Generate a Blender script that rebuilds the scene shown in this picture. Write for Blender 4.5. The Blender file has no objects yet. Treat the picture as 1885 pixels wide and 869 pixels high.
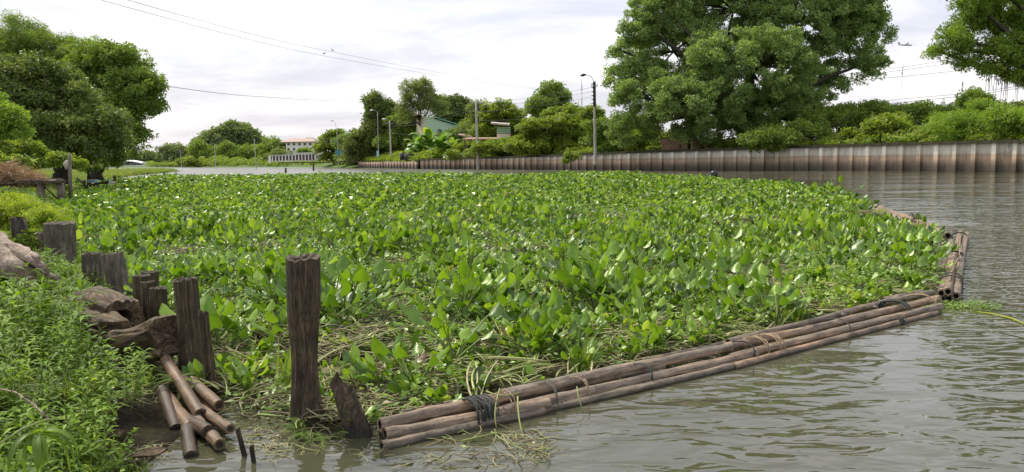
import bpy, math, random
import numpy as np
from mathutils import Vector, Matrix, Euler, noise as mn
random.seed(7); rng = np.random.default_rng(7)
S = bpy.context.scene
COL = S.collection
R = math.radians
# ---------------------------------------------------------------- camera
FPX = 1360.0; CX, CY = 942.5, 434.5; CAMZ = 2.3
PITCH = math.atan(144.5/FPX); ROLL = math.atan(0.018)
F = Vector((0, math.cos(PITCH), -math.sin(PITCH)))
U0 = Vector((0, math.sin(PITCH), math.cos(PITCH))); R0 = Vector((1, 0, 0))
RV = R0*math.cos(ROLL) - U0*math.sin(ROLL)
UV = U0*math.cos(ROLL) + R0*math.sin(ROLL)
cam = bpy.data.cameras.new('camera'); cob = bpy.data.objects.new('camera', cam); COL.objects.link(cob)
cam.sensor_width = 36; cam.lens = 36*FPX/1885; cam.clip_start = .05; cam.clip_end = 9000
m3 = Matrix((RV, UV, -F)).transposed()
cob.matrix_world = Matrix.Translation((0, 0, CAMZ)) @ m3.to_4x4()
S.camera = cob
# ---------------------------------------------------------------- sky, sun, exposure
SUN_EL, SUN_AZ = R(52), R(-48)          # azimuth measured from +Y towards +X
w = bpy.data.worlds.new('World'); S.world = w; w.use_nodes = True
nt = w.node_tree; nt.nodes.clear()
def N(t, ty, **kw):
    n = t.nodes.new(ty)
    for k, v in kw.items(): setattr(n, k, v)
    return n
def ramp(t, fac, stops, interp='LINEAR'):
    n = N(t, 'ShaderNodeValToRGB'); n.color_ramp.interpolation = interp
    el = n.color_ramp.elements
    while len(el) < len(stops): el.new(0.5)
    for e, (p, c) in zip(el, stops):
        e.position = p; e.color = (c[0], c[1], c[2], 1)
    if fac is not None: t.links.new(fac, n.inputs[0])
    return n.outputs[0]
def mix(t, a, b, f, blend='MIX'):
    n = N(t, 'ShaderNodeMix', data_type='RGBA', blend_type=blend)
    for s, v in ((0, f), (6, a), (7, b)):
        if isinstance(v, (int, float)): n.inputs[s].default_value = v
        elif isinstance(v, tuple): n.inputs[s].default_value = (v[0], v[1], v[2], 1)
        else: t.links.new(v, n.inputs[s])
    return n.outputs[2]
def mth(t, op, a, b=None, c=None, clamp=False):
    n = N(t, 'ShaderNodeMath', operation=op, use_clamp=clamp)
    for i, v in enumerate((a, b, c)):
        if v is None: continue
        if isinstance(v, (int, float)): n.inputs[i].default_value = v
        else: t.links.new(v, n.inputs[i])
    return n.outputs[0]
def noise(t, vec, scale, detail=4, rough=.55, dist=0):
    n = N(t, 'ShaderNodeTexNoise'); n.inputs['Scale'].default_value = scale
    n.inputs['Detail'].default_value = detail; n.inputs['Roughness'].default_value = rough
    n.inputs['Distortion'].default_value = dist
    if vec is not None: t.links.new(vec, n.inputs['Vector'])
    return n.outputs['Fac']
def mapping(t, vec, sc=(1, 1, 1), rot=(0, 0, 0), loc=(0, 0, 0)):
    n = N(t, 'ShaderNodeMapping'); n.inputs['Scale'].default_value = sc
    n.inputs['Rotation'].default_value = rot; n.inputs['Location'].default_value = loc
    t.links.new(vec, n.inputs['Vector']); return n.outputs[0]
sky = N(nt, 'ShaderNodeTexSky', sky_type='NISHITA', sun_disc=False)
sky.sun_elevation = SUN_EL; sky.sun_rotation = SUN_AZ
sky.air_density = 1.5; sky.dust_density = 3
tc = N(nt, 'ShaderNodeTexCoord'); sep = N(nt, 'ShaderNodeSeparateXYZ')
nt.links.new(tc.outputs['Generated'], sep.inputs[0])
zz = mth(nt, 'ADD', mth(nt, 'ABSOLUTE', sep.outputs[2]), .16)
cmb = N(nt, 'ShaderNodeCombineXYZ')
nt.links.new(mth(nt, 'DIVIDE', sep.outputs[0], zz), cmb.inputs[0])
nt.links.new(mth(nt, 'DIVIDE', sep.outputs[1], zz), cmb.inputs[1])
cv = mapping(nt, cmb.outputs[0], (1, 1.5, 1), (0, 0, R(14)))
n1 = noise(nt, cv, 1.1, 9, .62, .5)
n2 = noise(nt, mapping(nt, cmb.outputs[0], (.5, .9, 1), loc=(3, 1, 0)), 1.3, 4, .5)
nn = mth(nt, 'ADD', mth(nt, 'MULTIPLY', n1, .6), mth(nt, 'MULTIPLY', n2, .4))
cloud = ramp(nt, nn, [(.34, (.50, .53, .64)), (.46, (.66, .68, .77)), (.55, (.82, .83, .88)), (.64, (1.0, 1.0, 1.0))])
warm = ramp(nt, sep.outputs[2], [(0.0, (1.0, .955, .90)), (.16, (1, .985, .975)), (.4, (1, 1, 1))])
cloud = mix(nt, cloud, warm, 1.0, 'MULTIPLY')
vm = N(nt, 'ShaderNodeVectorMath', operation='SCALE'); vm.inputs['Scale'].default_value = 4.25
nt.links.new(cloud, vm.inputs[0])
tot = mix(nt, sky.outputs[0], vm.outputs[0], .94)
bg = N(nt, 'ShaderNodeBackground'); bg.inputs['Strength'].default_value = .1
nt.links.new(tot, bg.inputs[0])
wo = N(nt, 'ShaderNodeOutputWorld'); nt.links.new(bg.outputs[0], wo.inputs[0])
sl = bpy.data.lights.new('sun', 'SUN'); sl.energy = 1.5; sl.angle = R(11); sl.color = (1, .93, .78)
so = bpy.data.objects.new('sun', sl); COL.objects.link(so)
sd = Vector((math.sin(SUN_AZ)*math.cos(SUN_EL), math.cos(SUN_AZ)*math.cos(SUN_EL), math.sin(SUN_EL)))
so.rotation_euler = sd.to_track_quat('Z', 'Y').to_euler(); so.location = (-30, 20, 60)
S.view_settings.view_transform = 'Standard'; S.view_settings.look = 'None'
S.view_settings.exposure = 1.62; S.view_settings.gamma = 1
S.cycles.max_bounces = 8; S.cycles.transparent_max_bounces = 8; S.cycles.transmission_bounces = 4
S.cycles.use_denoising = True
# ---------------------------------------------------------------- measuring helpers (photo pixel -> place)
def ray(px, py): return F*FPX + RV*(px-CX) + UV*(CY-py)
def G(px, py, z=0.0):
    d = ray(px, py); t = (z-CAMZ)/d.z
    return Vector((0, 0, CAMZ)) + d*t
def H(px, py, Y):
    d = ray(px, py); return Vector((0, 0, CAMZ)) + d*(Y/d.y)
def hor(px): return 290 - .018*(px-942)
# ---------------------------------------------------------------- object helpers
def tag(o, label=None, cat=None, group=None, kind=None):
    if label: o['label'] = label
    if cat: o['category'] = cat
    if group: o['group'] = group
    if kind: o['kind'] = kind
    return o
def empty(name, loc, label=None, cat=None, group=None, rz=0):
    o = bpy.data.objects.new(name, None); COL.objects.link(o)
    o.location = loc; o.rotation_euler = (0, 0, rz); o.empty_display_size = .2
    return tag(o, label, cat, group)
class MB:
    def __init__(s): s.v = []; s.f = []; s.m = []; s.t = []; s.sm = []
    def add(s, vs, fs, mi=0, tint=0.5, smooth=True):
        b = len(s.v); s.v += [tuple(p) for p in vs]
        for f in fs:
            s.f.append(tuple(b+i for i in f)); s.m.append(mi); s.t.append(tint); s.sm.append(smooth)
    def box(s, c, size, rot=None, mi=0, tint=.5, taper=1.0):
        x, y, z = [d/2 for d in size]
        vs = []
        for k in (-1, 1):
            q = taper if k > 0 else 1
            for (a, b) in ((-1, -1), (1, -1), (1, 1), (-1, 1)):
                p = Vector((a*x*q, b*y*q, k*z))
                if rot is not None: p = rot @ p
                vs.append(Vector(c)+p)
        s.add(vs, [(0, 3, 2, 1), (4, 5, 6, 7), (0, 1, 5, 4), (1, 2, 6, 5), (2, 3, 7, 6), (3, 0, 4, 7)], mi, tint, False)
    def tube(s, pts, rad, seg=8, mi=0, tint=.5, cap=True, fn=None, capmi=None, smooth=True, phase=0):
        pts = [Vector(p) for p in pts]; n = len(pts)
        if isinstance(rad, (int, float)): rad = [rad]*n
        vs = []; prev = None
        for i, p in enumerate(pts):
            d = (pts[min(i+1, n-1)]-pts[max(i-1, 0)]).normalized()
            if prev is None:
                a = Vector((0, 0, 1)) if abs(d.z) < .9 else Vector((1, 0, 0))
                u = d.cross(a).normalized()
            else:
                u = (prev - d*prev.dot(d)).normalized()
            prev = u; v = d.cross(u)
            for k in range(seg):
                an = 2*math.pi*k/seg + phase
                r = rad[i]*(fn(an, i/(max(1, n-1)), p) if fn else 1)
                vs.append(p + (u*math.cos(an)+v*math.sin(an))*r)
        fs = []
        for i in range(n-1):
            for k in range(seg):
                a = i*seg+k; b = i*seg+(k+1) % seg
                fs.append((a, b, b+seg, a+seg))
        s.add(vs, fs, mi, tint, smooth)
        if cap:
            base = len(s.v)-len(vs)
            cm = mi if capmi is None else capmi
            for ring in (0, n-1):
                c = [base+ring*seg+k for k in range(seg)]
                if ring == 0: c = c[::-1]
                s.f.append(tuple(c)); s.m.append(cm); s.t.append(tint); s.sm.append(False)
    def mesh(s, name, mats):
        me = bpy.data.meshes.new(name); me.from_pydata(s.v, [], s.f)
        me.polygons.foreach_set('material_index', s.m)
        me.polygons.foreach_set('use_smooth', s.sm)
        at = me.attributes.new('tint', 'FLOAT', 'FACE'); at.data.foreach_set('value', s.t)
        for m in (mats if isinstance(mats, (list, tuple)) else [mats]): me.materials.append(m)
        me.update(); return me
    def build(s, name, mats, parent=None, loc=None, link=True):
        o = bpy.data.objects.new(name, s.mesh(name, mats))
        if link: COL.objects.link(o)
        if parent is not None: o.parent = parent
        if loc is not None: o.location = loc
        return o
def place(name, me, parent=None, loc=(0, 0, 0), rot=(0, 0, 0), sc=(1, 1, 1)):
    o = bpy.data.objects.new(name, me); COL.objects.link(o)
    if parent is not None: o.parent = parent
    o.location = loc; o.rotation_euler = rot; o.scale = sc
    return o
def copy_tree(o, parent=None):
    c = o.copy(); COL.objects.link(c)
    if parent is not None: c.parent = parent
    for ch in [x for x in o.children]: copy_tree(ch, c)
    return c
# ---------------------------------------------------------------- materials
def newmat(name):
    m = bpy.data.materials.new(name); m.use_nodes = True; t = m.node_tree; t.nodes.clear()
    out = N(t, 'ShaderNodeOutputMaterial'); p = N(t, 'ShaderNodeBsdfPrincipled')
    t.links.new(p.outputs[0], out.inputs[0]); return m, t, p, out
def bump(t, p, h, strength, dist=.02):
    b = N(t, 'ShaderNodeBump'); b.inputs['Strength'].default_value = strength; b.inputs['Distance'].default_value = dist
    t.links.new(h, b.inputs['Height']); t.links.new(b.outputs[0], p.inputs['Normal']); return b
def coords(t, kind='Object'):
    return N(t, 'ShaderNodeTexCoord').outputs[kind]
def leafmat(name, stops, rough=.45, trans=.35, tw=.55, spec=.5, tcol=(1.55, 1.55, .6), pv=.7):
    """stops: colour ramp driven by per-leaf tint and per-clump random"""
    m, t, p, out = newmat(name)
    at = N(t, 'ShaderNodeAttribute', attribute_name='tint')
    oi = N(t, 'ShaderNodeObjectInfo')
    f = mth(t, 'ADD', mth(t, 'MULTIPLY', at.outputs['Fac'], tw), mth(t, 'MULTIPLY', oi.outputs['Random'], 1-tw))
    pn_ = noise(t, N(t, 'ShaderNodeNewGeometry').outputs['Position'], .45, 3, .6)
    f = mth(t, 'ADD', f, mth(t, 'MULTIPLY', mth(t, 'SUBTRACT', pn_, .5), pv))
    c = ramp(t, f, stops)
    t.links.new(c, p.inputs['Base Color']); p.inputs['Roughness'].default_value = rough
    p.inputs['Specular IOR Level'].default_value = spec
    tr = N(t, 'ShaderNodeBsdfTranslucent')
    t.links.new(mix(t, c, tcol, 1.0, 'MULTIPLY'), tr.inputs[0])
    ms = N(t, 'ShaderNodeMixShader'); ms.inputs[0].default_value = trans
    t.links.new(p.outputs[0], ms.inputs[1]); t.links.new(tr.outputs[0], ms.inputs[2]); t.links.new(ms.outputs[0], out.inputs[0])
    return m
def g(r, gg, b): return (r, gg, b)
M = {}
M['hy'] = leafmat('hyacinth_leaf', [(0, g(0.031, 0.071, 0.010)), (.2, g(0.072, 0.147, 0.014)), (.42, g(0.139, 0.256, 0.020)), (.65, g(0.231, 0.372, 0.030)), (.82, g(0.339, 0.481, 0.055)), (.91, g(0.441, 0.546, 0.110)), (.955, g(0.369, 0.306, 0.090)), (1, g(0.154, 0.099, 0.045))], .38, .30, .8, .55, pv=.45)
M['creep'] = leafmat('creeper_leaf', [(0, g(0.067, 0.138, 0.025)), (.5, g(0.167, 0.286, 0.038)), (.85, g(0.291, 0.424, 0.072)), (1, g(0.424, 0.488, 0.119))], .4, .28, .7, .5)
M['stem'] = leafmat('green_stem', [(0, g(.07, .12, .02)), (.6, g(.20, .27, .06)), (1, g(.36, .36, .13))], .5, .1)
M['dead'] = leafmat('dead_stem', [(0, g(.035, .027, .018)), (.2, g(.11, .085, .045)), (.4, g(.24, .20, .10)), (.6, g(.40, .36, .18)), (.75, g(.26, .31, .09)), (.88, g(.17, .25, .05)), (1, g(.52, .50, .30))], .6, .08, .85)
M['big'] = leafmat('big_tree_leaf', [(0, g(0.074, 0.118, 0.036)), (.35, g(0.161, 0.247, 0.074)), (.75, g(0.296, 0.408, 0.122)), (1, g(0.445, 0.520, 0.184))], .45, .36)
M['dark'] = leafmat('dark_tree_leaf', [(0, g(0.062, 0.096, 0.024)), (.5, g(0.138, 0.198, 0.043)), (.9, g(0.248, 0.312, 0.070)), (1, g(0.386, 0.432, 0.110))], .45, .3)
M['round'] = leafmat('round_tree_leaf', [(0, g(0.079, 0.128, 0.022)), (.5, g(0.187, 0.276, 0.045)), (1, g(0.331, 0.428, 0.075))], .5, .36)
M['over'] = leafmat('overhanging_leaf', [(0, g(0.062, 0.120, 0.013)), (.5, g(0.138, 0.228, 0.022)), (.85, g(0.276, 0.384, 0.040)), (1, g(0.442, 0.528, 0.070))], .5, .40)
M['bright'] = leafmat('bright_leaf', [(0, g(.10, .17, .02)), (.5, g(.21, .33, .04)), (1, g(.34, .45, .07))], .5, .42)
M['vine'] = leafmat('vine_leaf', [(0, g(0.086, 0.130, 0.018)), (.5, g(0.205, 0.290, 0.041)), (1, g(0.367, 0.430, 0.072))], .5, .38)
M['olive'] = leafmat('olive_leaf', [(0, g(0.096, 0.132, 0.037)), (.5, g(0.180, 0.240, 0.069)), (1, g(0.312, 0.360, 0.112))], .5, .38)
M['far'] = leafmat('hazed_far_leaf', [(0, g(0.121, 0.168, 0.074)), (.5, g(0.206, 0.269, 0.111)), (1, g(0.290, 0.347, 0.160))], .6, .3)  # paler and greyer: distance haze is put into the leaf colour
M['weed'] = leafmat('weed_leaf', [(0, g(0.045, 0.089, 0.010)), (.4, g(0.109, 0.198, 0.018)), (.75, g(0.198, 0.326, 0.032)), (1, g(0.337, 0.436, 0.058))], .6, .38, .5, .25)
M['grass'] = leafmat('grass_blade', [(0, g(0.078, 0.130, 0.017)), (.5, g(0.179, 0.270, 0.034)), (.85, g(0.291, 0.360, 0.068)), (1, g(0.448, 0.380, 0.145))], .55, .38)
M['yellow'] = leafmat('yellow_green_leaf', [(0, g(.12, .22, .02)), (.5, g(.28, .38, .03)), (1, g(.46, .48, .05))], .5, .35)
M['dry'] = leafmat('dry_straw', [(0, g(.20, .12, .07)), (.5, g(.36, .23, .13)), (1, g(.52, .38, .24))], .7, .1)

def woodmat(name, c0, c1, c2, scl=(14, 14, 1.2), bs=.5, rough=.8, moss=0, axis_local=True):
    m, t, p, out = newmat(name)
    oc = coords(t, 'Object')
    v = mapping(t, oc, scl)
    a = noise(t, v, 1.6, 8, .65, .6); b = noise(t, oc, 5.5, 4, .6)
    c = ramp(t, a, [(.3, c0), (.5, c1), (.68, c2)])
    c = mix(t, c, ramp(t, b, [(.35, (.45, .42, .4)), (.62, (1.1, 1.08, 1.05))]), .75, 'MULTIPLY')
    crack = ramp(t, noise(t, mapping(t, oc, (scl[0]*1.7, scl[1]*1.7, scl[2]*.8)), 2.2, 3, .5, 1.0), [(.44, (1, 1, 1)), (.5, (.12, .1, .09)), (.56, (1, 1, 1))])
    c = mix(t, c, crack, .7, 'MULTIPLY')
    gp = N(t, 'ShaderNodeNewGeometry'); sx = N(t, 'ShaderNodeSeparateXYZ'); t.links.new(gp.outputs['Position'], sx.inputs[0])
    c = mix(t, c, (.013, .012, .008), mth(t, 'MULTIPLY', ramp(t, mth(t, 'ADD', sx.outputs[2], mth(t, 'MULTIPLY', b, -.16)), [(.0, (1, 1, 1)), (.06, (0, 0, 0))]), .8))
    if moss:
        mz = ramp(t, noise(t, oc, 3.1, 5, .7), [(.52, (0, 0, 0)), (.68, (1, 1, 1))])
        c = mix(t, c, (.10, .15, .03), mth(t, 'MULTIPLY', mz, moss))
    t.links.new(c, p.inputs['Base Color']); p.inputs['Roughness'].default_value = rough
    h = mth(t, 'ADD', a, mth(t, 'MULTIPLY', mth(t, 'ADD', crack, 0), .6))
    bump(t, p, h, bs, .015)
    return m
M['post'] = woodmat('weathered_post_wood', (.022, .016, .009), (.085, .059, .033), (.19, .142, .088), bs=.8, moss=.15)
M['posttop'] = woodmat('post_end_grain', (.03, .023, .016), (.09, .068, .046), (.22, .175, .125), (9, 9, 9), .8)
M['greywood'] = woodmat('grey_split_wood', (.06, .05, .042), (.15, .125, .10), (.27, .235, .19), moss=.25)
M['drift'] = woodmat('pale_driftwood', (.20, .14, .10), (.40, .31, .24), (.60, .50, .42), (3, 14, 14), .6)
M['chunk'] = woodmat('stump_wood', (.045, .03, .017), (.17, .11, .06), (.36, .255, .15), (4, 16, 13), .8, moss=.3)
M['bark'] = woodmat('tree_bark', (.02, .017, .012), (.06, .05, .036), (.12, .10, .075), (6, 6, 2), .6)
M['paleposts'] = woodmat('pale_post_wood', (.12, .10, .08), (.25, .21, .17), (.40, .35, .28), (12, 12, 1.5), .4)
def logmat(name, c0, c1, c2, wet):
    m, t, p, out = newmat(name)
    uv = N(t, 'ShaderNodeUVMap').outputs[0]
    oc = coords(t, 'Object')
    at = N(t, 'ShaderNodeAttribute', attribute_name='tint').outputs['Fac']
    v = mapping(t, uv, (1.6, 5, 1))
    addv = N(t, 'ShaderNodeVectorMath', operation='ADD'); t.links.new(v, addv.inputs[0])
    cx = N(t, 'ShaderNodeCombineXYZ'); t.links.new(mth(t, 'MULTIPLY', at, 37), cx.inputs[2]); t.links.new(cx.outputs[0], addv.inputs[1])
    a = noise(t, addv.outputs[0], 2.4, 8, .62, .3); b = noise(t, oc, 4.5, 5, .65)
    c = ramp(t, a, [(.28, c0), (.5, c1), (.70, c2)])
    c = mix(t, c, ramp(t, b, [(.30, (.42, .40, .38)), (.5, (.95, .93, .9)), (.72, (1.28, 1.2, 1.12))]), .85, 'MULTIPLY')
    spots = ramp(t, noise(t, mapping(t, oc, (1, 1, 1)), 26, 2, .5), [(.62, (1, 1, 1)), (.70, (.35, .28, .24))])
    c = mix(t, c, spots, .6, 'MULTIPLY')
    big = noise(t, addv.outputs[0], .55, 3, .5)
    c = mix(t, c, ramp(t, big, [(.38, (.62, .66, .68)), (.5, (1, 1, 1)), (.62, (1.10, 1.0, .90))]), .85, 'MULTIPLY')
    c = mix(t, c, ramp(t, at, [(0, (.70, .68, .67)), (.5, (1, 1, 1)), (1, (1.2, 1.06, .96))]), 1, 'MULTIPLY')
    # damp, algae-dark band of the wood just above the waterline (a stain, on every side)
    gp = N(t, 'ShaderNodeNewGeometry'); sx = N(t, 'ShaderNodeSeparateXYZ'); t.links.new(gp.outputs['Position'], sx.inputs[0])
    wz = mth(t, 'ADD', sx.outputs[2], mth(t, 'MULTIPLY', b, .05))
    wetf = ramp(t, wz, [(.035, (1, 1, 1)), (.075, (0, 0, 0))])
    c = mix(t, c, (.028, .024, .015), mth(t, 'MULTIPLY', wetf, wet))
    t.links.new(c, p.inputs['Base Color'])
    p.inputs['Roughness'].default_value = .6
    bump(t, p, mth(t, 'ADD', a, mth(t, 'MULTIPLY', spots, .3)), .45, .012)
    return m
M['log'] = logmat('boom_log', (.075, .058, .042), (.215, .168, .122), (.40, .335, .26), .85)
M['cutlog'] = logmat('cut_pole', (.055, .038, .024), (.135, .093, .06), (.25, .185, .13), .5)
M['shadelog'] = logmat('shade_painted_pole', (.018, .013, .009), (.045, .032, .021), (.09, .066, .045), .6)  # cut-pole colours darkened: the shade under the pile is painted in
def plain(name, c, rough=.6, var=.25, sc=8, metal=0, bs=.1, spec=.5):
    m, t, p, out = newmat(name); oc = coords(t)
    a = noise(t, oc, sc, 5, .6)
    lo = tuple(x*(1-var) for x in c); hi = tuple(x*(1+var) for x in c)
    t.links.new(ramp(t, a, [(.3, lo), (.7, hi)]), p.inputs['Base Color'])
    p.inputs['Roughness'].default_value = rough; p.inputs['Metallic'].default_value = metal
    p.inputs['Specular IOR Level'].default_value = spec
    if bs: bump(t, p, a, bs, .02)
    return m
M['hole'] = plain('hollow_inside', (.012, .009, .007), .9)
M['rope_d'] = plain('dark_green_rope', (.03, .038, .034), .8, .4, 60, bs=.6)
M['rope_t'] = plain('tan_bark_strip', (.26, .19, .12), .8, .35, 30, bs=.5)
M['rope_g'] = plain('grey_cord', (.10, .092, .07), .8, .4, 60, bs=.6)
M['conc'] = plain('pole_concrete', (.42, .40, .35), .85, .22, 3)
M['conc_d'] = plain('stained_pole_top', (.05, .048, .045), .85, .3, 3)
M['metal'] = plain('grey_metal', (.28, .28, .28), .5, .1, 5, .3)
M['metal_d'] = plain('dark_metal', (.025, .027, .03), .45, .1, 5)
M['wire'] = plain('cable_black', (.05, .05, .055), .6, .1, 1, bs=0)
M['white'] = plain('white_paint', (.78, .77, .74), .6, .06, 2)
M['cream'] = plain('cream_render', (.62, .56, .42), .8, .12, 2)
M['redroof'] = plain('red_brown_tiles', (.40, .29, .24), .8, .15, 3)
M['brick'] = None
M['glass'] = plain('window_glass', (.06, .07, .08), .15, .2, 1)
M['brownpanel'] = plain('brown_panel', (.10, .06, .05), .7, .2, 2)
M['mint'] = plain('mint_wall', (.44, .60, .45), .7, .12, 1.5)
M['teal'] = plain('teal_trim', (.10, .30, .25), .6, .1, 2)
M['greenboard'] = plain('green_board', (.13, .34, .18), .7, .1, 2)
M['palegreen'] = plain('pale_green_board', (.48, .60, .42), .7, .1, 2)
M['rust'] = plain('rusty_sheet', (.34, .20, .15), .8, .25, 2)
M['roofgrey'] = plain('weathered_roof_sheet', (.42, .37, .33), .8, .25, 1.5)
M['blacktank'] = plain('black_plastic', (.012, .013, .015), .32, .1, 4)
M['blue'] = plain('pale_blue_plastic', (.30, .50, .62), .5, .1, 3)
M['sign'] = plain('blue_green_sign', (.06, .26, .28), .5, .1, 3)
M['pipe'] = plain('pinkish_concrete_pipe', (.42, .33, .26), .9, .15, 3)
M['water_bird'] = plain('brown_plumage', (.14, .10, .07), .8, .3, 20)
M['plane'] = plain('aircraft_paint', (.34, .35, .37), .4, .05, 1)
M['flower'] = plain('pale_flower', (.75, .72, .74), .7, .1, 3)
M['banana'] = leafmat('banana_leaf', [(0, g(.09, .19, .03)), (.5, g(.17, .30, .05)), (1, g(.34, .42, .09))], .4, .4)
M['snail'] = plain('snail_shell', (.10, .075, .07), .35, .3, 20)
M['redplastic'] = plain('red_roof_sheet', (.50, .10, .07), .6, .1, 3)
# soil
def soilmat(name, a_, b_, c_):
    m, t, p, out = newmat(name); oc = coords(t)
    n = noise(t, oc, 1.7, 8, .7); n2_ = noise(t, oc, 14, 5, .7)
    c = ramp(t, mth(t, 'ADD', mth(t, 'MULTIPLY', n, .5), mth(t, 'MULTIPLY', n2_, .5)), [(.38, a_), (.5, b_), (.62, c_)])
    t.links.new(c, p.inputs['Base Color']); p.inputs['Roughness'].default_value = .9
    bump(t, p, n2_, .8, .05); p.inputs['Specular IOR Level'].default_value = .12; return m
M['soil'] = soilmat('bank_soil', (.008, .006, .004), (.020, .015, .009), (.040, .036, .015))
M['turf'] = soilmat('far_turf', (.05, .085, .022), (.09, .15, .035), (.14, .19, .055))
M['litter'] = soilmat('floating_litter', (.012, .012, .008), (.045, .042, .022), (.13, .12, .055))
# water
def watermat():
    m, t, p, out = newmat('river_water')
    gp = N(t, 'ShaderNodeNewGeometry').outputs['Position']
    n0 = noise(t, gp, .05, 3, .5)
    c = ramp(t, n0, [(.35, (.062, .064, .036)), (.65, (.084, .076, .048))])
    t.links.new(c, p.inputs['Base Color'])
    p.inputs['Roughness'].default_value = .035; p.inputs['IOR'].default_value = 1.5
    p.inputs['Specular IOR Level'].default_value = .8
    # long soft ripples running across the channel plus small wavelets
    v1 = mapping(t, gp, (.85, 1.75, 1), (0, 0, R(-18)))
    a = noise(t, v1, 2.3, 2, .45, .5)
    v2 = mapping(t, gp, (1.0, 2.6, 1), (0, 0, R(24)))
    b = noise(t, v2, 2.4, 3, .5, .4)
    v3 = mapping(t, gp, (.35, .85, 1), (0, 0, R(7)))
    d = noise(t, v3, 1.7, 2, .5, .3)
    # wind patches: where the surface is calmer or rougher
    calm = ramp(t, noise(t, mapping(t, gp, (.6, 1, 1)), .22, 3, .5), [(.40, (.25, .25, .25)), (.60, (1, 1, 1))])
    h = mth(t, 'ADD', mth(t, 'ADD', mth(t, 'MULTIPLY', a, .80), mth(t, 'MULTIPLY', b, .12)), mth(t, 'MULTIPLY', d, .9))
    h = mth(t, 'MULTIPLY', h, calm)
    sy = N(t, 'ShaderNodeSeparateXYZ'); t.links.new(gp, sy.inputs[0])
    t.links.new(ramp(t, mth(t, 'MULTIPLY', sy.outputs[1], .005), [(.3, (.035, .035, .035)), (.75, (.30, .30, .30))]), p.inputs['Roughness'])
    bump(t, p, h, 1.0, .062)
    return m
M['water'] = watermat()
# canal wall concrete with tide stains
def wallmat(name, pale, ztop):
    m, t, p, out = newmat(name); oc = coords(t)
    gp = N(t, 'ShaderNodeNewGeometry'); sx = N(t, 'ShaderNodeSeparateXYZ'); t.links.new(gp.outputs['Position'], sx.inputs[0])
    n = noise(t, gp.outputs['Position'], .9, 5, .6); st = noise(t, mapping(t, gp.outputs['Position'], (2.4, 2.4, .25)), 1.5, 5, .6)
    z = mth(t, 'ADD', sx.outputs[2], mth(t, 'MULTIPLY', mth(t, 'SUBTRACT', n, .5), .45))
    z = mth(t, 'DIVIDE', z, 3.2)
    k = 1.08 if pale else .92
    c = ramp(t, z, [(.0, (.09, .08, .062)), (.18, (.15, .125, .095)), (.30, (.30, .235, .18)), (.44, (.60*k+.02, .46*k, .33*k)),
                    (.53, (.54*k, .44*k, .33*k)), (.60, (.80*k, .75*k, .66*k)), (.78, (.90*k, .87*k, .80*k)), (.95, (.80*k, .78*k, .73*k))])
    c = mix(t, c, ramp(t, st, [(.3, (.5, .48, .45)), (.5, (1.0, .99, .98)), (.7, (1.12, 1.06, 1.0))]), .65, 'MULTIPLY')
    rn = N(t, 'ShaderNodeObjectInfo'); c = mix(t, c, ramp(t, rn.outputs['Random'], [(0, (.82, .80, .78)), (1, (1.1, 1.1, 1.1))]), 1, 'MULTIPLY')
    t.links.new(c, p.inputs['Base Color']); p.inputs['Roughness'].default_value = .88
    bump(t, p, n, .2, .05); return m
M['panel'] = wallmat('wall_panel_concrete', False, 3)
M['pil'] = wallmat('wall_pilaster_concrete', True, 3)
M['cap'] = soilmat('mossy_capping', (.025, .025, .014), (.065, .06, .038), (.12, .11, .075))

# ---------------------------------------------------------------- instanced leaf scatter (foliage only)
GRP = {}
def scatter_group(key, variants):
    if key in GRP: return GRP[key]
    ng = bpy.data.node_groups.new('leaf_scatter_'+key, 'GeometryNodeTree')
    ng.interface.new_socket('Geometry', in_out='INPUT', socket_type='NodeSocketGeometry')
    ng.interface.new_socket('Geometry', in_out='OUTPUT', socket_type='NodeSocketGeometry')
    gi = ng.nodes.new('NodeGroupInput'); go = ng.nodes.new('NodeGroupOutput')
    jn = ng.nodes.new('GeometryNodeJoinGeometry')
    for v in reversed(variants):
        oi = ng.nodes.new('GeometryNodeObjectInfo'); oi.inputs['Object'].default_value = v
        oi.inputs['As Instance'].default_value = False
        g2 = ng.nodes.new('GeometryNodeGeometryToInstance')
        ng.links.new(oi.outputs['Geometry'], g2.inputs[0]); ng.links.new(g2.outputs[0], jn.inputs[0])
    ip = ng.nodes.new('GeometryNodeInstanceOnPoints'); ip.inputs['Pick Instance'].default_value = True
    def na(nm, ty):
        n = ng.nodes.new('GeometryNodeInputNamedAttribute'); n.data_type = ty; n.inputs['Name'].default_value = nm
        return n.outputs['Attribute']
    er = ng.nodes.new('FunctionNodeEulerToRotation')
    ng.links.new(na('rot', 'FLOAT_VECTOR'), er.inputs[0]); ng.links.new(er.outputs[0], ip.inputs['Rotation'])
    ng.links.new(na('scl', 'FLOAT_VECTOR'), ip.inputs['Scale']); ng.links.new(na('idx', 'INT'), ip.inputs['Instance Index'])
    ng.links.new(gi.outputs[0], ip.inputs['Points']); ng.links.new(jn.outputs[0], ip.inputs['Instance'])
    ng.links.new(ip.outputs[0], go.inputs[0])
    GRP[key] = ng; return ng
VAR = {}
def variants(key, fn, mats, n=4):
    if key not in VAR:
        VAR[key] = [fn(k).build(key+'_piece', mats, link=False) for k in range(n)]
    return VAR[key]
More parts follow.
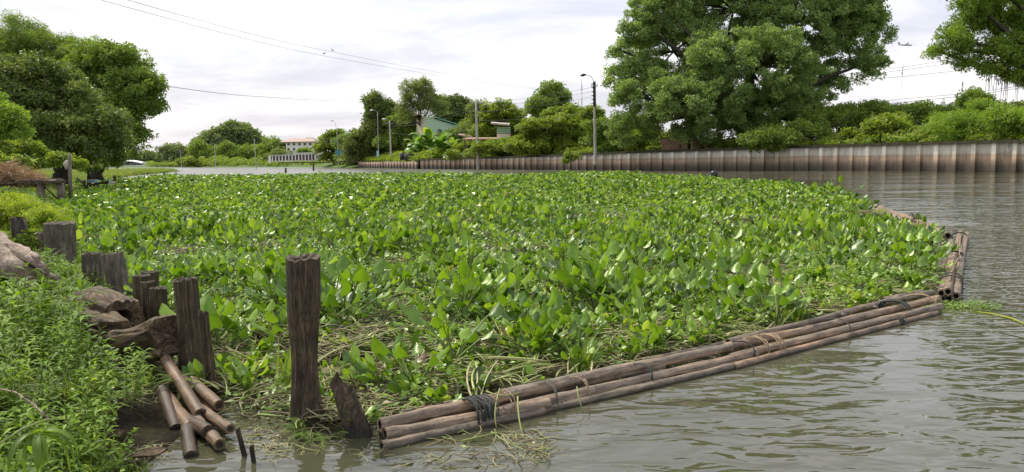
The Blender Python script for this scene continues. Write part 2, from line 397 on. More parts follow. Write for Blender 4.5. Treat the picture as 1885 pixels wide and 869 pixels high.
def scatter(name, key, pts, rot, scl, parent=None, kind=None, loc=(0, 0, 0)):
    vs = VAR[key]; pts = np.asarray(pts, dtype=np.float32); n = len(pts)
    me = bpy.data.meshes.new(name); me.vertices.add(n); me.vertices.foreach_set('co', (pts-np.array(loc, dtype=np.float32)).ravel())
    a = me.attributes.new('rot', 'FLOAT_VECTOR', 'POINT'); a.data.foreach_set('vector', np.asarray(rot, dtype=np.float32).ravel())
    scl = np.asarray(scl, dtype=np.float32)
    if scl.ndim == 1: scl = np.repeat(scl[:, None], 3, 1)
    a = me.attributes.new('scl', 'FLOAT_VECTOR', 'POINT'); a.data.foreach_set('vector', scl.ravel())
    a = me.attributes.new('idx', 'INT', 'POINT'); a.data.foreach_set('value', rng.integers(0, len(vs), n).astype(np.int32))
    me.update()
    o = bpy.data.objects.new(name, me); COL.objects.link(o)
    if parent is not None: o.parent = parent
    md = o.modifiers.new('leaves', 'NODES'); md.node_group = scatter_group(key, vs)
    for m in vs[0].data.materials: me.materials.append(m)
    if kind: o['kind'] = kind
    return o
# ---------------------------------------------------------------- leaf pieces
def rnd(a, b): return random.uniform(a, b)
def rdir():
    z = rnd(-1, 1); a = rnd(0, 2*math.pi); r = math.sqrt(1-z*z)
    return Vector((r*math.cos(a), r*math.sin(a), z))
def simple_leaf(mb, p, d, L, W, fold=.25, mi=0, tint=.5, nrm=None):
    d = d.normalized(); s = d.cross(nrm if nrm is not None else Vector((0, 0, 1)))
    if s.length < 1e-3: s = Vector((1, 0, 0))
    s.normalize(); n = s.cross(d)
    mb.add([p, p+d*L*.45+s*W*.5+n*W*fold, p+d*L, p+d*L*.45-s*W*.5+n*W*fold], [(0, 1, 2), (0, 2, 3)], mi, tint, False)
def cluster(nl, L, W, droop=.3, flat=.7, rad=.5, up=.35):
    def fn(k):
        mb = MB()
        for i in range(nl):
            q = rdir(); q.z *= flat; p = q*rad*rnd(.35, 1)**.6
            d = (q.normalized()*.7 + rdir()*.7 + Vector((0, 0, -droop)))
            nn_ = (Vector((0, 0, 1))*up*2 + rdir()).normalized()
            simple_leaf(mb, p, d, L*rnd(.7, 1.25), W*rnd(.75, 1.25), rnd(0, .35), 0, rnd(0, 1), nn_)
        return mb
    return fn
variants('big', cluster(46, .30, .15), M['big'])
variants('dark', cluster(44, .30, .15, .45), M['dark'])
variants('round', cluster(46, .26, .14), M['round'])
variants('bright', cluster(46, .28, .12), M['bright'])
variants('over', cluster(50, .30, .11, .35), M['over'])
variants('vine', cluster(46, .24, .20, .1, .45, .5, 1.0), M['vine'])
variants('feather', cluster(70, .20, .06, .2), M['round'])
variants('olive', cluster(40, .24, .11, .2), M['olive'])
variants('far', cluster(30, .42, .22, .2), M['far'])
variants('bamboo', cluster(60, .36, .07, .5), M['bright'])
variants('yellow', cluster(50, .20, .09, .1), M['yellow'])
def hy_leaf(mb, az, lean, hgt, bl, tint, curl=.3, thick=.011):
    """petiole rising and bending outwards, round cupped blade at its end"""
    ca, sa = math.cos(az), math.sin(az)
    pts = []
    for i in range(5):
        t = i/4; r = hgt*math.sin(lean)*t**1.4; z = hgt*math.cos(lean)*t
        pts.append(Vector((ca*r, sa*r, z)))
    mb.tube(pts, [thick*1.3, thick*1.4, thick, thick*.7, thick*.55], 4, 1, tint*.8, cap=False)
    d = (pts[-1]-pts[-2]).normalized()
    pit = rnd(-1.0, .2)        # blade pitched back or forwards
    side = Vector((-sa, ca, 0)); side = (side+Vector((rnd(-.4, .4), rnd(-.4, .4), rnd(-.25, .25)))).normalized()
    d = (d + Vector((ca, sa, 0))*(.35-pit*.6)).normalized()
    side = (side-d*side.dot(d)).normalized(); n = side.cross(d)
    nv, nu = 5, 4; vs = []; cup = rnd(.2, 1.1); wf = rnd(.36, .52); lf = rnd(1.05, 1.35)
    for j in range(nv+1):
        v = j/nv
        wv = bl*wf*math.sqrt(max(0, math.sin(math.pi*min(1, (v*.93+.035))**.8)))
        if j == nv: wv = bl*.03
        for i in range(nu+1):
            u = (i/nu-.5)*2
            wave = .05*bl*math.sin(v*7+u*3+az*5)
            vs.append(pts[-1] + d*(v*bl*lf) + side*(u*wv) + n*(cup*u*u*wv*.7 - curl*v*v*bl*.5 + wave))
    fs = [(j*(nu+1)+i, j*(nu+1)+i+1, (j+1)*(nu+1)+i+1, (j+1)*(nu+1)+i) for j in range(nv) for i in range(nu)]
    mb.add(vs, fs, 0, tint, True)
def hy_clump(tall):
    def fn(k):
        mb = MB()
        for i in range(random.randint(6, 9)):
            hy_leaf(mb, rnd(0, 6.283), rnd(.1, .95), rnd(.6, 1.15)*tall, rnd(.085, .15)*(1.0 if tall > .3 else .85), rnd(0, 1)**1.2, rnd(0, .6))
        return mb
    return fn
variants('hytall', hy_clump(.40), [M['hy'], M['stem']], 6)
variants('hylow', hy_clump(.19), [M['hy'], M['stem']], 6)
def hy_far(k):
    mb = MB()
    for i in range(34):
        p = Vector((rnd(-.5, .5), rnd(-.5, .5), rnd(.12, .42)))
        d = rdir(); d.z = abs(d.z)*.8+.1; W = rnd(.12, .2)
        simple_leaf(mb, p, d, W*1.2, W, rnd(0, .4), 0, rnd(0, 1)**1.2, rdir())
    for i in range(7):
        p = Vector((rnd(-.5, .5), rnd(-.5, .5), .02)); q = p+Vector((rnd(-.2, .2), rnd(-.2, .2), rnd(.2, .45)))
        mb.tube([p, q], .012, 3, 1, rnd(0, 1), cap=False)
    return mb
variants('hyfar', hy_far, [M['hy'], M['stem']], 5)
def creeper(k):
    mb = MB()
    for i in range(60):
        p = Vector((rnd(-.32, .32), rnd(-.32, .32), rnd(.03, .16)))
        a = rnd(0, 6.283); d = Vector((math.cos(a), math.sin(a), rnd(-.2, .5)))
        simple_leaf(mb, p, d, rnd(.05, .09), rnd(.035, .055), rnd(0, .3), 0, rnd(0, 1), Vector((rnd(-.5, .5), rnd(-.5, .5), 1)))
    return mb
variants('creeper', creeper, M['creep'], 4)
def blade(mb, p, a, h, wd, bend, tint, mi=0, ns=4):
    ca, sa = math.cos(a), math.sin(a); vs = []
    for i in range(ns+1):
        t = i/ns; r = bend*h*t*t; z = h*(t-.35*bend*t*t)
        c = Vector(p)+Vector((ca*r, sa*r, z)); s = Vector((-sa, ca, 0))*wd*.5*(1-t**2.2*.95)
        vs += [c-s, c+s]
    mb.add(vs, [(2*i, 2*i+1, 2*i+3, 2*i+2) for i in range(ns)], mi, tint, True)
def tuft(n, h, wd, spread=.08):
    def fn(k):
        mb = MB()
        for i in range(n):
            blade(mb, (rnd(-spread, spread), rnd(-spread, spread), 0), rnd(0, 6.283), h*rnd(.5, 1.1), wd*rnd(.7, 1.2), rnd(.1, 1.0), rnd(0, 1))
        return mb
    return fn
variants('tuft', tuft(26, .42, .016), M['grass'], 4)
variants('shortgrass', tuft(40, .22, .010, .2), M['grass'], 4)
def deadstems(k):
    mb = MB()
    for i in range(26):
        a = rnd(0, 6.283); L = rnd(.12, .42); p = Vector((rnd(-.25, .25), rnd(-.25, .25), rnd(.0, .07)))
        pts = []; b = rnd(-1.2, 1.2); z1 = rnd(-.03, .06)
        for j in range(5):
            t = j/4; aa = a+b*t
            pts.append(p+Vector((math.cos(aa)*L*t, math.sin(aa)*L*t, z1*t+.02*math.sin(t*3))))
        r = rnd(.002, .008)
        mb.tube(pts, [r, r*1.1, r, r*.9, r*.5], 4, 0, rnd(0, 1), cap=False)
    for i in range(8):
        p = Vector((rnd(-.25, .25), rnd(-.25, .25), rnd(.01, .06)))
        simple_leaf(mb, p, Vector((rnd(-1, 1), rnd(-1, 1), rnd(-.1, .2))), rnd(.05, .12), rnd(.04, .08), rnd(0, .3), 0, rnd(0, 1), Vector((rnd(-.4, .4), rnd(-.4, .4), 1)))
    return mb
variants('dead', deadstems, M['dead'], 5)
def stalks(k):
    mb = MB(); a0 = rnd(0, 6.28)
    for i in range(7):
        a = a0+rnd(-.7, .7); L = rnd(.3, .75); p = Vector((rnd(-.2, .2), rnd(-.2, .2), rnd(.0, .06))); z1 = rnd(0, .16); r = rnd(.006, .013); b = rnd(-.5, .5); pts = []
        for j in range(6):
            u = j/5; pts.append(p+Vector((math.cos(a+b*u)*L*(u-.5), math.sin(a+b*u)*L*(u-.5), z1*u+.03*math.sin(3*u))))
        mb.tube(pts, [r, r*1.15, r, r*.9, r*.8, r*.5], 5, 0, rnd(0, 1), cap=True)
    return mb
M['stalk'] = leafmat('pale_stalk', [(0, g(.10, .12, .03)), (.35, g(.26, .32, .08)), (.6, g(.42, .45, .17)), (.8, g(.50, .46, .24)), (1, g(.22, .14, .08))], .45, .1, .85)
variants('stalks', stalks, M['stalk'], 5)
def weed(h, nl, L, W):
    def fn(k):
        mb = MB(); a0 = rnd(0, 6.28); b = rnd(0, .35)
        pts = [Vector((math.cos(a0)*b*h*t*t, math.sin(a0)*b*h*t*t, h*t)) for t in (0, .25, .5, .75, 1)]
        mb.tube(pts, [.006, .005, .004, .003, .002], 4, 1, rnd(.2, .9), cap=False)
        for i in range(nl):
            t = .15+.85*i/nl; j = t*4; i0 = min(3, int(j)); p = pts[i0].lerp(pts[i0+1], j-i0)
            a = i*2.4+rnd(-.3, .3); d = Vector((math.cos(a), math.sin(a), rnd(.0, .9)))
            l = L*rnd(.6, 1.1)*(1.1-.4*t); dn = d.normalized()
            s = dn.cross(Vector((0, 0, 1))).normalized(); w_ = W*rnd(.8, 1.2)
            tn = rnd(0, 1)
            q1 = p+dn*l*.5; q2 = p+dn*l+Vector((0, 0, -l*rnd(.1, .45)))
            mb.add([p, q1-s*w_*.5, q1+s*w_*.5, q2, q1-Vector((0, 0, .12*w_))], [(0, 1, 4), (0, 4, 2), (1, 3, 4), (4, 3, 2)], 0, tn, True)
        return mb
    return fn
variants('weed', weed(.48, 20, .19, .028), [M['weed'], M['stem']], 5)
variants('weedbroad', weed(.36, 18, .11, .055), [M['weed'], M['stem']], 5)

# ---------------------------------------------------------------- water
def grid_sheet(name, xs, ys, zf, mat, smooth=True):
    X, Y = np.meshgrid(xs, ys); Z = zf(X, Y); nx, ny = len(xs), len(ys)
    v = np.stack([X, Y, Z], -1).reshape(-1, 3)
    i = np.arange(ny-1)[:, None]*nx+np.arange(nx-1)[None, :]
    f = np.stack([i, i+1, i+nx+1, i+nx], -1).reshape(-1, 4)
    me = bpy.data.meshes.new(name); me.from_pydata(v.tolist(), [], f.tolist()); me.materials.append(mat)
    me.polygons.foreach_set('use_smooth', [smooth]*len(me.polygons)); me.update()
    o = bpy.data.objects.new(name, me); COL.objects.link(o); return o
wt = grid_sheet('river_water', np.array([-4000, -300, -40, 40, 300, 4000.]), np.array([-400, -20, 40, 300, 5000.]), lambda X, Y: X*0, M['water'])
tag(wt, kind='structure')

# ---------------------------------------------------------------- left bank
BANK = [G(*p).to_2d() for p in ((250, 868), (296, 836), (338, 795), (335, 745), (300, 690), (246, 612), (190, 528), (132, 470), (112, 410), (118, 370), (150, 346), (190, 334), (214, 327))]
BANK = [Vector((1.6, -30)), Vector((1.2, -3)), Vector((-.6, .8)), Vector((-1.5, 2.6)), Vector((-2.4, 4.4))] + BANK + [G(330, 316).to_2d(), G(292, 310.5).to_2d(), G(200, 309).to_2d(), Vector((-260, 240)), Vector((-500, 260)), Vector((-500, -30))]
BP = np.array([[p.x, p.y] for p in BANK])
def sdist(X, Y, P):
    """signed distance to a closed polygon, positive inside"""
    sh = X.shape; x = X.ravel(); y = Y.ravel(); best = np.full(x.shape, 1e9); ins = np.zeros(x.shape, bool)
    n = len(P)
    for i in range(n):
        a = P[i]; b = P[(i+1) % n]; d = b-a; L2 = max(1e-9, d@d)
        t = np.clip(((x-a[0])*d[0]+(y-a[1])*d[1])/L2, 0, 1)
        best = np.minimum(best, np.hypot(x-a[0]-t*d[0], y-a[1]-t*d[1]))
        c = ((a[1] > y) != (b[1] > y)); dy = b[1]-a[1] if b[1] != a[1] else 1e-9
        ins ^= c & (x < (b[0]-a[0])*(y-a[1])/dy+a[0])
    return np.where(ins, best, -best).reshape(sh)
def nz(X, Y, s, seed=0):
    return (np.sin(X*s*1.7+seed)+np.sin(Y*s*1.3+seed*2)+np.sin((X+Y)*s*.9+seed*3)+np.sin((X*1.3-Y*.8)*s*2.1+seed))/4
def bank_h(X, Y):
    d = sdist(X, Y, BP)
    near = np.clip(1-(Y-14)/30, 0, 1)
    top = .72*near + .6*(1-near)
    h = np.where(d > 0, .03+top*(1-np.exp(-d*.75))*np.clip(d/.9, .12, 1), np.clip(d*.8, -.8, 0)-.02)
    h = h + np.where(d > 0, 1, 0)*(.10*nz(X, Y, 1.9, 2)*np.clip(d, 0, 1)+.05*nz(X, Y, 5, 1)*np.clip(d, 0, 1))
    h = h + np.clip((-X-25-Y*.55)/20, 0, 1.5)*(d > 0)
    return h
xs = np.concatenate([np.linspace(-500, -100, 9), np.linspace(-90, -24, 34), np.linspace(-22, -8, 60), np.linspace(-7.85, 2.2, 110)])
ys = np.concatenate([np.linspace(-30, 0, 16), np.linspace(.2, 12, 110), np.linspace(12.3, 40, 80), np.linspace(42, 270, 70)])
lb = grid_sheet('river_bank', xs, ys, bank_h, M['soil']); tag(lb, kind='structure')
def bank_z(x, y): return float(bank_h(np.array([[x]]), np.array([[y]]))[0, 0])

# ---------------------------------------------------------------- canal wall on the right bank
WPX = [(2300, 324, 250.5), (1885, 316.5, 257), (1680, 314.6, 262), (1480, 313.5, 268), (1330, 313.4, 272.8), (1180, 313.4, 277.8), (1050, 312.8, 283.5), (920, 311.8, 288.5), (840, 311.4, 291), (770, 311, 293)]
wpts = []
for px, yb, ytp in WPX:
    p = G(px, yb); q = H(px, ytp, p.y); wpts.append((p.x, p.y, q.z))
P0, P1 = wpts[0], wpts[1]
wpts = [(P0[0]+(P0[0]-P1[0])*2.2, P0[1]+(P0[1]-P1[1])*2.2, P0[2])] + wpts
WA = np.array(wpts); seg = np.hypot(np.diff(WA[:, 0]), np.diff(WA[:, 1])); cs = np.concatenate([[0], np.cumsum(seg)])
def wall_at(s):
    return tuple(np.interp(s, cs, WA[:, k]) for k in range(3))
wl = empty('canal_wall', (WA[3][0], WA[3][1], 0), 'long concrete retaining wall with pale pilasters and brown tide stains along the far bank', 'wall')
def l2(p): return Vector(p)-wl.location
mp = MB()
mp.box((0, .10, .5), (1, .10, 1))
PANEL = mp.mesh('panel', M['panel'])
mq = MB()
bw = .30; vsq = [(-bw/2, 0, 0), (bw/2, 0, 0), (bw/2, -.34, 0), (-bw/2, -.34, 0)]
mq.box((0, -.10, .5), (.44, .44, 1)); PIL = mq.mesh('pilaster', M['pil'])
mc = MB(); mc.box((0, -.16, 0), (1, .86, .32)); mc.box((0, .05, .16), (1, .42, .06)); CAPM = mc.mesh('capping', M['cap'])
PITCHM = 2.05; s = 0.0; npan = int(cs[-1]/PITCHM)
for i in range(npan):
    a = Vector(wall_at(i*PITCHM)); b = Vector(wall_at((i+1)*PITCHM)); mid = (a+b)/2
    an = math.atan2(b.y-a.y, b.x-a.x)+math.pi   # local -Y faces the river
    # river is towards the camera side
    L = math.hypot(b.x-a.x, b.y-a.y); hh = mid.z
    place('panel', PANEL, wl, l2((mid.x, mid.y, -.6)), (0, 0, an), (L*1.0, 1, hh+.5))
    place('capping', CAPM, wl, l2((mid.x, mid.y, hh-.15)), (0, 0, an), (L*.998, 1, 1))
    place('pilaster', PIL, wl, l2((a.x, a.y, -.6)), (0, 0, an+random.uniform(-.02, .02)), (random.uniform(.9, 1.1), random.uniform(.9, 1.05), a.z+.31))
# lower older wall of posts at the far end
ow = empty('old_post_wall', G(715, 310.5), 'low weathered wall of upright concrete posts where the far retaining wall ends', 'wall')
PA, PB = G(662, 308.8), G(768, 311)
pmb = MB(); pmb.box((0, 0, .5), (.55, .5, 1)); POSTM = pmb.mesh('post', M['pil'])
pmb = MB(); pmb.box((0, 0, .5), (1, .3, 1)); OPAN = pmb.mesh('panel', M['panel'])
nn_ = 22; an = math.atan2(PB.y-PA.y, PB.x-PA.x)
for i in range(nn_):
    p = PA.lerp(PB, i/(nn_-1)); hh = 2.0+.12*math.sin(i*2.3)
    place('post', POSTM, ow, p-ow.location+Vector((0, -.35, -.5)), (random.uniform(-.03, .03), random.uniform(-.03, .03), an), (1, 1, hh+.3))
L = (PB-PA).length; mid = (PA+PB)/2
place('panel', OPAN, ow, mid-ow.location+Vector((0, .1, -.5)), (0, 0, an), (L, 1, 2.2))
cb = MB(); cb.box((0, 0, 0), (L, .8, .28)); cb.build('capping', M['cap'], ow).location = mid-ow.location+Vector((0, 0, 1.95))
ow.children[-1].rotation_euler = (0, 0, an)

# ---------------------------------------------------------------- far land (right bank and far shore)
SH = []
for k in range(len(WA)):
    x, y, z = WA[k]; SH.append((x, y, z-.30, .75, .66, True))
SH.append((PA.x+12, PA.y-1, 1.7, .3, .95, True)); 
SH += [(PA.x-.5, PA.y+1, .1, .1, 1, False)]
for px, py in ((640, 309), (600, 308.4), (560, 308), (500, 307.8), (440, 308), (400, 307.9), (350, 307.6), (300, 307.8), (215, 308.5)):
    p = G(px, py); SH.append((p.x, p.y, 0, 0, 1, False))
p = G(80, 311); SH.append((p.x, p.y, 0, -.2, 1, False)); SH.append((-1500, p.y, 0, -.2, 1, False))
rows = [0.0, .6, 4, 10, 22, 45, 90, 200, 500, 1500, 4000]
V = []; 
for (x, y, z, dx, dy, isw) in SH:
    for j, o_ in enumerate(rows):
        off = o_+(.25 if isw else 0)
        if isw: zz_ = z + min(o_*.02, .8) + (.15*math.sin(x*.4+o_) if o_ > 3 else 0)
        else: zz_ = [-.4, .15, .7, 1.3, 1.9, 2.2, 2.5, 3, 3, 3, 3][j]
        V.append((x+dx*off, y+dy*off, zz_))
FS = []; nr = len(rows)
for i in range(len(SH)-1):
    for j in range(nr-1):
        a = i*nr+j; FS.append((a, a+nr, a+nr+1, a+1))
fm = MB(); fm.add(V, FS); fl = fm.build('far_bank', M['turf']); tag(fl, kind='structure')

# ---------------------------------------------------------------- trees
def curve_pts(a, b, n=6, bend=.12, up=.1):
    a = Vector(a); b = Vector(b); d = b-a; L = d.length; o = rdir()*L*bend; o.z = abs(o.z)*.5+up*L
    return [a.lerp(b, i/(n-1))+o*math.sin(math.pi*i/(n-1))*.8 + rdir()*L*.015*(0 < i < n-1) for i in range(n)]
def crown_points(lobes, Y, s, per, shell=.55, dens=1.0, flat=.6, deep=.85):
    P = []; hubs = []
    for lb_ in lobes:
        px, py, rx, ry = lb_[:4]; dY = lb_[4] if len(lb_) > 4 else 0; q = lb_[5] if len(lb_) > 5 else 1
        yy = Y+dY; c = H(px, py, yy); a = rx*yy/FPX; b = ry*yy/FPX; dp = (a+b)/2*deep
        area = 4*math.pi*((a*b)**1.6+(a*dp)**1.6+(b*dp)**1.6)**(1/1.6)/3**(1/1.6)
        n = max(3, int(dens*q*area/(s*s)*.55))
        for k in range(n):
            d = rdir()
            if d.z < -.3 and random.random() < .45: d.z = -d.z
            rr = rnd(shell, 1.0)**.7*(1+.16*mn.noise(Vector((d.x*2+px, d.y*2, d.z*2)))*2)
            h = Vector((c.x+d.x*a*rr, c.y+d.y*dp*rr, c.z+d.z*b*rr)); hubs.append((h, c))
            sr = s*rnd(.55, 1.25)
            for m in range(per):
                e = rdir(); e *= rnd(.3, 1)**.5
                P.append((h.x+e.x*sr, h.y+e.y*sr, h.z+e.z*sr*flat-(.25*sr*(e.x*e.x+e.y*e.y))))
    return np.array(P), hubs
def rots(n, tilt=.6):
    return np.stack([rng.uniform(-tilt, tilt, n), rng.uniform(-tilt, tilt, n), rng.uniform(0, 6.283, n)], 1)
def tree(name, label, base, lobes, Y, key, s=1.5, per=12, cs_=1.2, trunk_r=.4, dens=1.0, shell=.55, limbs=10, bark='bark', cat='tree', group=None, flat=.6, fork=.35, trunk=True, deep=.85):
    base = Vector(base); t = empty(name, base, label, cat, group)
    P, hubs = crown_points(lobes, Y, s, per, shell, dens, flat, deep)
    if trunk:
        mb = MB(); cen = [H(l[0], l[1], Y+(l[4] if len(l) > 4 else 0)) for l in lobes]
        mean = sum(cen, Vector())/len(cen)
        fk = base.lerp(mean, fork); fk.x = base.x+(mean.x-base.x)*.3; fk.y = base.y+(mean.y-base.y)*.3
        tp = [base+Vector((0, 0, -.3)), base+Vector((0, 0, .5)), base.lerp(fk, .5)+Vector((trunk_r*.5, 0, 0)), fk]
        mb.tube([p-base for p in tp], [trunk_r*1.5, trunk_r*1.1, trunk_r, trunk_r*.85], 9)
        mb.build('trunk', M[bark], t)
        lm = MB()
        for c in cen:
            mb2 = curve_pts(fk, c, 7, .1, .04)
            lm.tube([p-base for p in mb2], [trunk_r*.6*(1-i/8) for i in range(7)], 6, cap=False)
        for h, c in random.sample(hubs, min(len(hubs), limbs)):
            q = curve_pts(c, h, 5, .15, .02)
            lm.tube([p-base for p in q], [trunk_r*.16*(1-i/5.5) for i in range(5)], 4, cap=False)
        lm.build('limbs', M[bark], t)
    n = len(P)
    scatter('crown', key, P, rots(n), rng.uniform(.5, 1.55, n)*cs_, t, kind='stuff', loc=tuple(base))
    return t, hubs
def gz(x, y, z=2.7): return Vector((x, y, z))
def basept(px, Y, z=2.7): 
    p = H(px, 300, Y); return Vector((p.x, p.y, z))
# the big tree
tree('rain_tree', 'huge spreading dark green tree behind the right-bank wall, its top cut by the frame', basept(1368, 112, 2.8),
     [(1240, 95, 105, 70, 4), (1350, 20, 120, 70, 8), (1480, 40, 130, 75, 2), (1385, 130, 130, 80, -6), (1200, 185, 85, 55, -4), (1165, 140, 45, 35), (1290, 190, 95, 60, -8), (1430, 195, 90, 50, -2),
      (1560, 60, 70, 65, 2), (1595, 115, 38, 30), (1510, 150, 55, 40, 2), (1580, 20, 50, 40), (1180, 50, 45, 32), (1215, 10, 55, 40), (1250, -30, 120, 60, 8), (1450, -60, 150, 60, 4), (1320, 240, 90, 30, -2), (1160, 235, 50, 32, 2), (1470, 225, 70, 35, 4), (1135, 90, 18, 10)],
     112, 'big', 1.05, 8, .92, .95, .60, .42, 160, fork=.3)
# neighbours along right bank, vine mounds and bushes
def bush(name, label, lobes, Y, key='vine', s=1.2, per=12, cs_=1.0, cat='bush', dens=1.0, zb=2.6, group=None, flat=.45, deep=.5):
    px = sum(l[0] for l in lobes)/len(lobes)
    return tree(name, label, basept(px, Y, zb), lobes, Y, key, s, per, cs_, .12, dens, .6, 6, cat=cat, flat=flat, fork=.5, group=group, deep=deep)
bush('vine_mound', 'rounded mound of bright climbing vines behind the wall, right of the huge tree', [(1630, 236, 52, 20), (1585, 250, 40, 9, 2), (1675, 246, 42, 13, 1), (1640, 220, 30, 12, 3)], 92)
bush('vine_mound', 'dark vine-covered thicket between the huge tree and the bright vine mound', [(1530, 225, 70, 30, 10), (1470, 248, 60, 22, 4), (1580, 205, 60, 18, 12), (1420, 256, 60, 14, 0)], 96, 'round')
bush('vine_mound', 'long dark hump of vines on the skyline behind the bright vine mound', [(1700, 215, 60, 22, 6), (1745, 222, 45, 20, 6), (1650, 212, 50, 16, 8), (1610, 205, 40, 12, 10)], 94, 'round')
bush('bamboo_thicket', 'light green feathery thicket left of the frame edge behind the wall', [(1790, 235, 60, 30), (1750, 232, 40, 22, 2), (1830, 225, 45, 25, 2), (1812, 205, 30, 14, 2)], 82, 'bamboo')
bush('bamboo_thicket', 'feathery bright bush at the right frame edge behind the wall', [(1865, 230, 45, 32), (1900, 235, 50, 35, -2), (1960, 235, 60, 35, -4), (1858, 205, 24, 12, 2)], 76, 'bamboo')
bush('low_bush', 'small bright leafy shrub leaning over the wall capping near the right edge', [(1876, 252, 22, 12), (1905, 245, 26, 16)], 74, 'vine', .7, 10, .7)
tree('small_tree', 'small round olive tree standing on the skyline left of the overhanging tree', basept(1798, 110), [(1790, 185, 32, 18), (1815, 195, 26, 16), (1775, 192, 18, 12), (1800, 205, 30, 14)], 110, 'round', 1.1, 10, 1.0, .25, .8)
bush('distant_tree', 'flat dark distant treetop under the hanging aerial roots', [(1865, 197, 28, 9), (1885, 200, 25, 10), (1840, 203, 20, 8)], 150, 'dark', 1.4, 10, 1.3, 'tree')
# overhanging tree on the right
t, hubs = tree('overhanging_tree', 'bright green tree with hanging aerial roots reaching in from the right frame edge', basept(2010, 64, 2.9),
     [(1800, 40, 60, 35, 2), (1760, 85, 38, 20), (1850, 95, 60, 38), (1875, 30, 70, 50, 2), (1935, 80, 60, 50), (1790, 118, 20, 12), (1868, 140, 30, 16), (1745, 70, 24, 12), (1960, 20, 90, 60, 4), (1785, 14, 40, 18), (1835, -30, 80, 40), (2040, 60, 90, 80, 4), (1725, 92, 12, 7), (1815, 128, 22, 12)],
     62, 'over', .8, 9, .62, .6, .60, .4, 70, fork=.4)
rb = MB()
for i in range(30):
    px = rnd(1815, 1940); y0 = rnd(120, 150); p = H(px, y0, 62+rnd(-2, 2)); L = rnd(.8, 3.2)
    q = p+Vector((rnd(-.15, .15), 0, -L)); b_ = t.location
    rb.tube([p-b_, p.lerp(q, .5)-b_+Vector((rnd(-.1, .1), 0, 0)), q-b_], [.025, .02, .012], 3, cap=False)
rb.build('aerial_roots', M['bark'], t)['kind'] = 'stuff'
# middle bushes right of the pole (vines cascading)
bush('vine_bank', 'sunlit vine-covered bushes spilling over the wall left of the street lamp', [(1008, 242, 50, 28), (980, 262, 32, 16, 0), (1050, 232, 45, 25, 2), (1035, 215, 45, 16, 6), (1060, 258, 45, 16, 0), (990, 270, 60, 10, -2), (1085, 225, 25, 25, 2)], 138, 'vine', 1.5, 12, 1.3)
bush('vine_bank', 'layered dark vines sloping down to the wall right of the street lamp', [(1140, 250, 60, 26), (1190, 262, 50, 16, -4), (1110, 240, 30, 24), (1170, 235, 50, 20, 4), (1230, 258, 40, 14, -2)], 124, 'round', 1.4, 12, 1.2)
bush('leafy_bush', 'leafy light green bush behind the wall just right of the tall concrete pole', [(915, 272, 32, 12), (890, 276, 25, 10, -2), (955, 266, 22, 16), (935, 274, 40, 10, -2)], 150, 'vine', 1.4, 12, 1.4)
bush('leafy_bush', 'bright spreading shrub between the banana plants and the tall concrete pole', [(858, 275, 20, 13), (845, 283, 22, 8, -4), (870, 268, 12, 12)], 165, 'vine', 1.4, 12, 1.4)
tree('dome_tree', 'dense round-topped green tree standing alone on the skyline left of the street lamp', basept(1015, 165), [(1012, 188, 32, 26), (1025, 200, 30, 20), (1000, 202, 26, 18), (1016, 172, 22, 18), (1020, 215, 34, 16)], 165, 'round', 1.7, 13, 1.6, .5, .9)
tree('loose_tree', 'loose bright green tree with sparse shoots above the small striped house', basept(925, 170), [(915, 205, 20, 14), (940, 215, 26, 20), (925, 228, 36, 18), (955, 232, 22, 18), (897, 215, 16, 12), (928, 190, 8, 9), (900, 240, 26, 14)], 170, 'vine', 1.5, 9, 1.5, .35, .7)
tree('leaning_tree', 'sparse twiggy tree right behind the tall concrete pole', basept(882, 175), [(880, 215, 14, 12), (885, 232, 22, 16), (870, 240, 22, 14), (895, 202, 8, 6), (868, 198, 7, 5), (878, 190, 5, 4)], 175, 'olive', 1.4, 8, 1.4, .3, .6)
tree('dark_tree', 'dark dense tree behind the green house, right of the airy tall tree', basept(838, 230), [(825, 195, 24, 18), (850, 205, 22, 20), (838, 225, 34, 18), (830, 182, 12, 9), (862, 222, 16, 18)], 230, 'dark', 2.2, 13, 2.0, .5, .9)
tree('airy_tree', 'tall airy tree with see-through crown and thin trunk in front of the green house', basept(778, 215), [(775, 162, 26, 18), (755, 180, 22, 16), (795, 182, 24, 18), (770, 195, 36, 14), (742, 200, 16, 14), (812, 200, 16, 12), (782, 150, 14, 8), (750, 215, 20, 10), (765, 172, 34, 26), (790, 198, 34, 12)], 215, 'olive', 1.2, 4, 1.25, .38, .62, .15, 90, fork=.55)
tree('narrow_tree', 'tall narrow pointed tree left of the airy tree', basept(693, 228), [(688, 182, 9, 13), (692, 200, 16, 18), (698, 222, 22, 22), (694, 248, 26, 22), (715, 200, 10, 16), (722, 215, 16, 20)], 228, 'dark', 1.9, 13, 1.9, .5, 1.0)
tree('mixed_tree', 'dense tree crown between the narrow tree and the green house', basept(745, 222), [(735, 232, 26, 22), (750, 250, 28, 22), (730, 265, 30, 20), (765, 235, 18, 18), (770, 258, 20, 24)], 222, 'round', 2.0, 13, 1.9, .4, .95)
tree('dark_tree', 'low dark tree mass on the shore beneath the narrow tree', basept(680, 232), [(665, 262, 28, 22), (690, 272, 30, 22), (650, 275, 18, 18), (715, 280, 26, 16)], 232, 'dark', 2.1, 13, 2.0, .4, .95, cat='tree')
tree('pale_tree', 'light green young tree beside the pole with the blue-green sign', basept(612, 262, 2), [(612, 262, 20, 17), (628, 272, 22, 18), (600, 275, 16, 14), (622, 248, 12, 8), (640, 290, 24, 12)], 262, 'vine', 2.2, 11, 2.1, .4, .9)
tree('grey_tree', 'greyish green round tree right behind the pole with the blue-green sign', basept(650, 255, 2), [(650, 255, 18, 14), (642, 270, 18, 18), (660, 282, 20, 14)], 255, 'big', 2.2, 12, 2.1, .4, .9)
